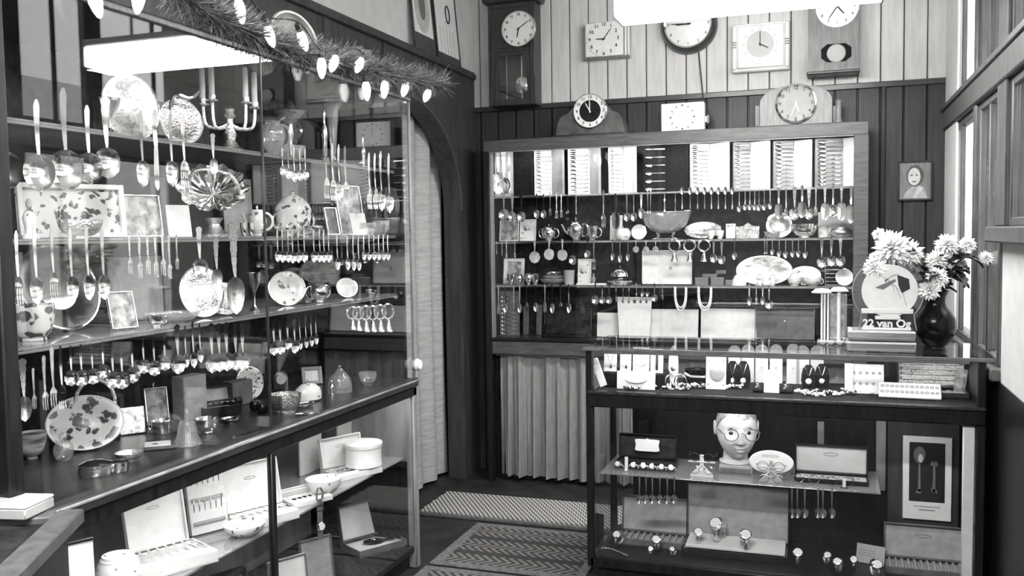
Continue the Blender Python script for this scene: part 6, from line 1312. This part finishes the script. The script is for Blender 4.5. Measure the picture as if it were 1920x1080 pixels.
t = thing('white_ring_tray', 'long white tray of small rings lying tilted before the dark ring chest', 'ring tray', (a_ + b_) / 2, (R(-58), 0, R(-3)))
obj('tray_body', G().box((-w_ / 2, -.010, 0), (w_ / 2, 0, .085), .003), M_card, t)
for r_ in range(2):
    for k in range(12): obj('ring', G().tube([(.0055 * math.cos(q), -.011, .0055 * math.sin(q)) for q in [2 * PI * j / 12 for j in range(12)]], .0015, 5, True, T(-w_ * .44 + w_ * .08 * k, 0, .028 + .032 * r_)), M_midink, t)
t = thing('leaning_plaque', 'grey textured plaque leaning at the window end of the jewellery deck', 'plaque', JD(1808, 742) + Vector((-.02, 0, .005)), (R(-12), R(9), 0)); obj('plaque_sheet', G().box((-.02, 0, 0), (.02, .004, .10), .001), M_photo, t); obj('edge', rect_frame_xz(.04, .10, .002, .002), M_grey, t)
t = thing('dark_glass_dish', 'dark glass dish and white scroll behind the hoop bracelets', 'dish', JY(1306, 3.90)); obj('bowl', G().lathe(pbowl(.05, .03, .5), 28, T(0, 0, .035)), M_vase, t); obj('block', G().box((-.05, -.03, 0), (.05, .03, .034), .002), M_dark, t); obj('scroll', G().tube([(-.045, -.035, .05), (-.02, -.04, .038), (.04, -.035, .036)], .005, 8), M_card, t)
# ------------------------------------------------------------------ lower case of the counter
ZS2, ZD2 = .4438, .1008
def LC(px, y, z=ZS2): return Vector((P(px, 880, Y=y).x, y, z))
def lh(px, yt, y, z=ZS2): return P(px, yt, Y=y).z - z
# child's display head
p = LC(1381, 3.86); zb = P(1381, 868, Y=3.86).z; s = mpp(p)
bx = thing('head_plinth', 'grey square block under the child display head', 'block', LC(1381, 3.86)); wv = 30 * s
obj('block_body', G().box((-wv, -.045, 0), (wv, .045, zb - ZS2 - .001), .003), M_grey, bx); obj('front_card', G().box((-wv * .92, -.049, .006), (wv * .92, -.045, zb - ZS2 - .012), .001), M_dgrey, bx)
chin = P(1381, 862, Y=3.86).z; eye = P(1381, 807, Y=3.86).z; HH = (eye - chin) * 2.06; hc = chin + HH * .5; HW = 37 * s
def ga(x, m, w_): return math.exp(-((x - m) / w_) ** 2)
def headpt(u, v):
    ph = 2 * PI * u; th = PI * v; x = math.sin(th) * math.sin(ph); y = -math.sin(th) * math.cos(ph); z = math.cos(th)
    low = max(0, -z); fr = max(0, -y)
    X = x * HW * (1 - .22 * low ** 1.8 - .04 * ga(z, .05, .2) * fr); Y = y * HW * 1.22 * (1 - .22 * low * (y > 0)); Z = z * HH / 2
    if y > 0: Y *= 1.0; Z += .12 * HH * low * y
    zn = z; xx = x
    if y < 0:
        d = 0
        d -= .13 * ga(abs(xx), .40, .22) * ga(zn, .02, .19)            # eye sockets
        d += .05 * ga(xx, 0, .55) * ga(zn, .26, .14)                   # brow
        nl = max(0, min(1, (.10 - zn) / .42)); d += (.10 + .30 * nl) * ga(xx, 0, .085 + .09 * nl) * (1 if -.34 < zn < .14 else 0) * (1 if zn > -.28 else max(0, (zn + .34) / .06))
        d += .12 * ga(xx, 0, .26) * ga(zn, -.47, .05) + .13 * ga(xx, 0, .22) * ga(zn, -.59, .05) - .07 * ga(xx, 0, .24) * ga(zn, -.53, .022)
        d += .14 * ga(xx, 0, .20) * ga(zn, -.82, .12) + .06 * ga(abs(xx), .50, .24) * ga(zn, -.34, .25)
        Y -= d * HW * 1.0 * min(1, fr * 2.2)
    return (X, Y, Z)
hd = thing('mannequin', 'pale child display head wearing spectacles in the lower counter case', 'mannequin head', (p.x, p.y, hc + .003), (R(2), 0, R(15)))
g = G(); g.grid(headpt, 72, 64, None, True)
g.tube([(0, .012, -HH * .22), (0, .020, -HH * .40), (0, .024, -HH * .52), (0, .022, zb - hc + .006), (0, .022, zb - hc)], [HW * .62, HW * .60, HW * .62, HW * .78, HW * .82], 28)
for sx_ in (-1, 1):
    g.tube([(sx_ * HW * .97 + sx_ * .006 * (1 + .3 * math.cos(q)), .012 + .014 * math.sin(q), .004 - .004 * math.sin(q) + .026 * math.cos(q)) for q in [2 * PI * k / 16 for k in range(16)]], .0055, 8, True); g.lathe([(0, .004), (.008, .002), (.011, -.004)], 12, T(sx_ * HW * .98, .012, 0) @ RY(sx_ * PI / 2), 2, 1)
obj('head', g, M_skin, hd)
def hairpt(u, v):
    ph = 2 * PI * u; c = math.cos(ph); lim = .30 + .26 * (1 - c) / 2 + .05 * math.sin(ph * 3 + 1) * (c > 0)
    if abs(math.sin(ph)) > .75: lim += .05
    x, y, z = headpt(u, v * lim + .001); k = 1.035 + .012 * math.sin(u * 70 + v * 5); return (x * k, y * k, z * k + .002)
obj('hair', G().grid(hairpt, 72, 18, None, True), M_hair, hd)
for sx_ in (-1, 1):
    ex, ey, ez = headpt(.5 * 0 + sx_ * .066, .49); obj('eye', G().add(*ball(.0125)), M_ink, hd, (ex, ey + .0065, ez - .002), scale=(1.15, .8, .85))
    obj('eyebrow', G().tube([(sx_ * HW * (.24 + .36 * k / 6), headpt(sx_ * .07, .44)[1] - .002 + .005 * k / 6, HH * (.085 + .02 * math.sin(PI * k / 6))) for k in range(7)], .0022, 6), M_hair, hd)
mx, my, mz = headpt(.0, .675); obj('lips', G().tube([(HW * .26 * (k / 6 - 1), my + .004 + .006 * abs(k / 6 - 1), -HH * .265 + .002 * math.cos(k)) for k in range(13)], .0022, 6), M_dgrey, hd)
def specs(name, lb, loc, yaw, sc, m, arms=1, tilt=0, group=None):
    t = thing(name, lb, 'spectacles', loc, (R(tilt), 0, yaw), group, sc)
    for sx_ in (-1, 1):
        l = obj('lens_rim', G().tube([(sx_ * .033 + .022 * math.cos(q), 0, .019 * math.sin(q)) for q in [2 * PI * k / 28 for k in range(28)]], .0016, 6, True), m, t)
        obj('lens', G().prism(circ(.021, 24, sx_ * .033, 0, rz=.018), -.0006, .0006), M_lens, l)
        if arms: obj('temple', G().tube([(sx_ * .056, 0, .006), (sx_ * .060, .004, .006), (sx_ * .064, .085, .004), (sx_ * .062, .105, -.012)], .0014, 6), m, t)
    obj('bridge', G().tube([(-.011, 0, .003), (-.005, -.004, .008), (.005, -.004, .008), (.011, 0, .003)], .0015, 6), m, t); return t
Mh = Matrix.Translation(hd.location) @ hd.rotation_euler.to_matrix().to_4x4()
specs('spectacles', 'round wire spectacles worn by the child display head', Mh @ Vector((0, headpt(0, .49)[1] - .010, HH * .015)), R(15), HW / .066, M_brass)
def stand(lb, px, y, yb, m):
    b = LC(px, y); t = thing('spectacle_stand', lb, 'stand', b, group='white spectacle stands')
    obj('stem', G().box((-.008, -.004, 0), (.008, .004, .09), .002), m, t); obj('foot', G().prism(circ(.045, 20, 0, 0, 0, PI, .03) + [], -.012, .004), m, t)
    for sx_ in (-1, 1): obj('arm', G().tube([(0, -.004, .05), (sx_ * .02, -.006, .03), (sx_ * .045, -.008, .004)], .004, 6), m, t)
    obj('crossbar', G().box((-.055, -.006, .058), (.055, .002, .063), .001), m, t); return b
b = stand('white spectacle stand beside the grey block of the head', 1316, 3.74, 900, M_card)
specs('spectacles', 'thick-rimmed spectacles on the upper arm of the stand beside the head', b + Vector((0, -.012, .082)), 0, .85, M_rim); specs('spectacles', 'pale spectacles on the lower arm of the stand beside the head', b + Vector((0, -.014, .030)), 0, .85, M_silver)
b = stand('white spectacle stand under the oval white sign', 1446, 3.72, 905, M_palecase)
specs('spectacles', 'spectacles lying below the oval white sign', b + Vector((0, -.016, .020)), 0, .8, M_brass)
ob = LC(1446, 3.76); zo = P(1446, 867, Y=3.76).z; t = thing('oval_sign', 'oval white sign with faint red lettering above its spectacles', 'sign', (ob.x, 3.762, ZS2)); zr = zo - ZS2
obj('plate', G().lathe([(0, .004), (39 * s * .95, .004), (39 * s, .0), (0, -.004)], 44, T(0, 0, zr) @ RX(PI / 2), 1, .56), M_porc, t); obj('post', G().box((-.006, .0, 0), (.006, .006, zr), .001), M_rim, t)
text('FRENCH', .018, mat('faded_red', .42, .6), t, (-.004, -.0045, zr + .026), depth=.0004)
specs('spectacles', 'fine dark-rimmed spectacles mounted in front of the oval white sign', Vector((ob.x, 3.742, zr + ZS2 - .012)), 0, .95, M_midink)
# dark leather case with white plaque
t = case('leather_case', 'dark leather case with a bright scrolled plaque in the lower counter case', LC(1216, 3.88), 112 * s, .10, .03, lh(1216, 812, 3.9) - .03, 0, 4, M_dark, M_felt, mark=False)
pl = P(1217, 834, Y=3.86); obj('plaque', G().prism([(-24 * s, -10 * s), (-18 * s, -12 * s), (18 * s, -12 * s), (24 * s, -10 * s), (22 * s, 0), (24 * s, 10 * s), (18 * s, 11 * s), (4 * s, 11 * s), (0, 13 * s), (-4 * s, 11 * s), (-18 * s, 11 * s), (-24 * s, 10 * s), (-22 * s, 0)], -.003, 0), M_card, t, (0, -.026, pl.z - ZS2), (R(-4), 0, 0))
for i, px in enumerate((1158, 1187, 1206, 1222, 1240, 1258)):
    t = thing('ladies_watch', 'bright ladies watch on the glass shelf before the leather case, %s from the counter end' % ORD[i], 'watch', LC(px, 3.75) + Vector((0, 0, .002)), (R(-20), 0, R(10 * (i % 3 - 1))), 'watches before the leather case')
    obj('watch_head', G().lathe([(0, .011), (.011, .010), (.014, .005), (.014, 0), (0, 0)], 20, T(0, 0, .022) @ RX(PI / 2)), M_silver, t); obj('dial', G().lathe([(0, .0122), (.010, .0112)], 16, T(0, 0, .022) @ RX(PI / 2)), M_dial, t); obj('bracelet', G().tube([(-.022, .01, .012), (-.016, 0, .022), (.016, 0, .022), (.022, .01, .012)], .004, 6), M_silver2, t)
t = thing('white_tag', 'small white upright tag among the ladies watches', 'tag', LC(1174, 3.735), (R(-6), 0, 0)); obj('tag_sheet', G().box((-.007, 0, 0), (.007, .002, .06), .001), M_card, t); obj('tag_foot', G().box((-.007, -.008, 0), (.007, .008, .003), .001), M_palecase, t)
# spoons hung under the glass shelf
row([(x, 893, 945, 'teaspoon') for x in (1199, 1211, 1223, 1237, 1251, 1264)] + [(x, 915, 972, 'teaspoon') for x in (1485, 1495, 1509, 1534, 1543, 1560)], 'Y', 3.686, 0, 'the lower counter shelf row', 'counter end', 'spoons under the lower counter shelf')
kb('hanging_rail', (P(1192, 880, Y=3.69).x, 3.688, .436), (P(1570, 880, Y=3.69).x, 3.692, .4395), M_silver, .001)
# cases
t = case('tray_case', 'grey-lined open tray case with a row of notches in the lower counter case', LC(1228, 3.92, ZD2), 125 * mpp(LC(1228, 3.92)), .12, .03, .155, 0, 8, M_dgrey, M_grey, mark=False, slots=10)
t = case('large_case', 'large grey-lined open case with watches lying on its white tray', LC(1382, 3.92, ZD2), 188 * mpp(LC(1382, 3.92)), .17, .03, .235, 0, 8, M_dark, M_grey, mark=False)
lt = solo('white_inner_tray', G().box((-.20, -.08, 0), (.20, .06, .012), .002), M_card, 'white inner tray lying in the large grey-lined case', 'tray', LC(1380, 3.84, ZD2 + .036)); lt.rotation_euler = (R(3), 0, 0)
def watch(lb, p, sc=1., rot=(0, 0, 0), group='wristwatches on the lower counter deck'):
    t = thing('mens_watch', lb, 'watch', p + Vector((0, 0, .003 * sc)), rot, group, sc)
    Mw = T(0, -.026 * math.cos(R(48)), .033 + .026 * math.sin(R(48))) @ RX(R(42))
    obj('watch_head', G().lathe([(0, -.003), (.016, -.003), (.020, .002), (.019, .008), (.016, .010), (0, .010)], 26, Mw), M_silver, t); obj('dial', G().lathe([(0, .0112), (.0150, .0104)], 22, Mw), M_dial, t)
    obj('bracelet', G().tube([(0, .030 * math.cos(q), .033 + .026 * math.sin(q)) for q in [2 * PI * k / 26 for k in range(26)]], [.0075 + .0012 * (k % 2) for k in range(26)], 8, True), M_silver2, t); return t
for i, (px, y, z, sc, wh) in enumerate(((1348, 3.84, .140, 1.5, 'topmost on the white inner tray of the large case'), (1310, 3.80, .137, 1.0, 'nearest the counter end on the white inner tray'), (1395, 3.78, .137, 1.25, 'lying in the middle of the white inner tray'), (1160, 3.78, ZD2, .95, 'lying nearest the counter end on the lower deck'), (1231, 3.76, ZD2, 1.0, 'standing before the notched tray case'), (1218, 3.70, ZD2, .6, 'small and low in front of the notched tray case'), (1262, 3.72, ZD2, .6, 'small, between the notched tray case and large case'),
      (1497, 3.76, ZD2, 1.05, 'beside the large case on its window side'), (1550, 3.80, ZD2, .8, 'second from the large case on its window side'), (1574, 3.72, ZD2, .9, 'third from the large case on its window side'), (1602, 3.78, ZD2, .8, 'just before the leaning grey card'), (1642, 3.70, ZD2, 1.1, 'nearest the wide grey case on the deck'))):
    watch('silver wristwatch ' + wh, LC(px, y, z), sc, (0, 0, R(20 * (i % 3 - 1))))
t = card('leaning_card', 'grey printed card leaning behind the wristwatches near the wide grey case', 'card', LC(1632, 3.86, ZD2), .11, .075, R(-16), 18, M_palecase, .003)
for k in range(3): obj('print_line', G().box((-.045, -.0006, .05 - .01 * k), (.02, 0, .052 - .01 * k)), M_midink, t)
t = case('pearl_case', 'white-lined open case of bead-topped pieces with spectacles on the glass shelf', LC(1558, 3.87), 128 * mpp(LC(1558, 3.87)), .11, .018, lh(1558, 830, 3.9) - .02, 0, 3, M_dark, M_palecase)
obj('hinge_strip', G().box((-.013, -.004, 0), (.013, 0, .11), .002), M_dgrey, t, (-.04, .012, lh(1558, 830, 3.9) - .02))
for k in range(12): flat('teaspoon', LC(1504 + 9.6 * k, 3.80, ZS2 + .026), .05, 0, 'small bead-topped spoon, %s from the counter end in the white-lined case' % ORD[k], 'spoons in the white-lined case', 10).rotation_euler = (R(-92), 0, 0)
for i, (px, y, m_, lb) in enumerate(((1512, 3.735, M_silver, 'silver spectacles lying before the white-lined case nearest the oval sign'), (1575, 3.73, M_rim, 'dark-rimmed spectacles standing before the white-lined case'))):
    specs('spectacles', lb, LC(px, y) + Vector((0, 0, .022)), R(6 * i), .9, m_)
t = thing('white_prop', 'small white prop holding the dark-rimmed spectacles', 'stand', LC(1583, 3.722)); obj('prop_post', G().box((-.006, -.003, 0), (.006, .003, .036), .001), M_card, t); obj('prop_foot', G().box((-.014, -.010, 0), (.014, .008, .003), .001), M_rim, t)
# calendar on the back panel
a_, b_ = P(1692, 972, Y=3.995), P(1786, 822, Y=3.995); W_, H_ = b_.x - a_.x, b_.z - a_.z
t = thing('wall_calendar', 'white-bordered print of a spoon and fork hanging inside the lower counter case', 'calendar', ((a_.x + b_.x) / 2, 3.998, a_.z))
obj('sheet', G().box((-W_ / 2, 0, 0), (W_ / 2, .012, H_), .002), M_card, t); pc_ = obj('dark_print', G().box((-W_ * .37, -.001, H_ * .22), (W_ * .36, 0, H_ * .93)), M_ink, t)
obj('printed_spoon', G().prism(circ(W_ * .12, 24, -W_ * .16, H_ * .78, rz=H_ * .10), -.002, -.001).prism([(-W_ * .19, H_ * .34), (-W_ * .13, H_ * .34), (-W_ * .145, H_ * .69), (-W_ * .175, H_ * .69)], -.002, -.001).prism([(-W_ * .24, H_ * .32), (-W_ * .12, H_ * .32), (-W_ * .13, H_ * .37), (-W_ * .19, H_ * .37)], -.002, -.001), M_midcase, pc_)
obj('spoon_glint', G().prism(circ(W_ * .05, 20, -W_ * .14, H_ * .74, rz=H_ * .05), -.0026, -.0019), M_card, pc_)
obj('printed_fork', G().prism([(W_ * .11, H_ * .34), (W_ * .17, H_ * .34), (W_ * .16, H_ * .66), (W_ * .12, H_ * .66)], -.002, -.001).prism([(W_ * .06, H_ * .66), (W_ * .22, H_ * .66), (W_ * .20, H_ * .71), (W_ * .08, H_ * .71)], -.002, -.001).prism([(W_ * .08, H_ * .36), (W_ * .20, H_ * .33), (W_ * .20, H_ * .37), (W_ * .09, H_ * .39)], -.002, -.001), M_midcase, pc_)
obj('print_lines', G().box((-W_ * .27, -.0006, H_ * .155), (W_ * .27, 0, H_ * .168)), M_grey, t, kind='stuff'); obj('print_lines', G().box((-W_ * .17, -.0006, H_ * .115), (W_ * .17, 0, H_ * .126)), M_midcase, t, kind='stuff')
obj('hanger', G().tube([(-.02, .006, H_ - .004), (0, .008, H_ + .022), (.02, .006, H_ - .004)], .0012, 5), M_midcase, t)
t = case('wide_case', 'wide grey open case with a small dark emblem at the window end of the deck', LC(1733, 3.90, ZD2), 138 * mpp(LC(1733, 3.9)), .13, .03, .135, 0, 8, M_dgrey, M_grey, slots=12)
t = thing('folded_leaflet', 'dark folded leaflet with pale edges leaning at the counter end', 'leaflet', LC(1122, 3.74, ZD2), (R(-6), 0, R(35))); obj('cover', G().prism([(-.02, 0), (.02, 0), (.03, .14), (-.012, .15)], 0, .003), M_dark, t); obj('edge', G().tube([(-.02, -.001, 0), (-.012, -.001, .15), (.03, -.001, .14)], .0018, 6), M_pale, t)
t = thing('watch_strap', 'long watch with thin strap lying by the folded leaflet', 'watch', LC(1150, 3.70, ZD2), (0, 0, R(-24))); obj('strap', G().tube([(-.07, 0, .004), (-.02, .01, .006), (.03, .0, .006), (.08, -.01, .004)], .004, 6), M_silver2, t); obj('watch_head', G().lathe([(.012, 0), (.012, .008), (0, .010)], 18, T(-.06, .0, .004)), M_silver, t)
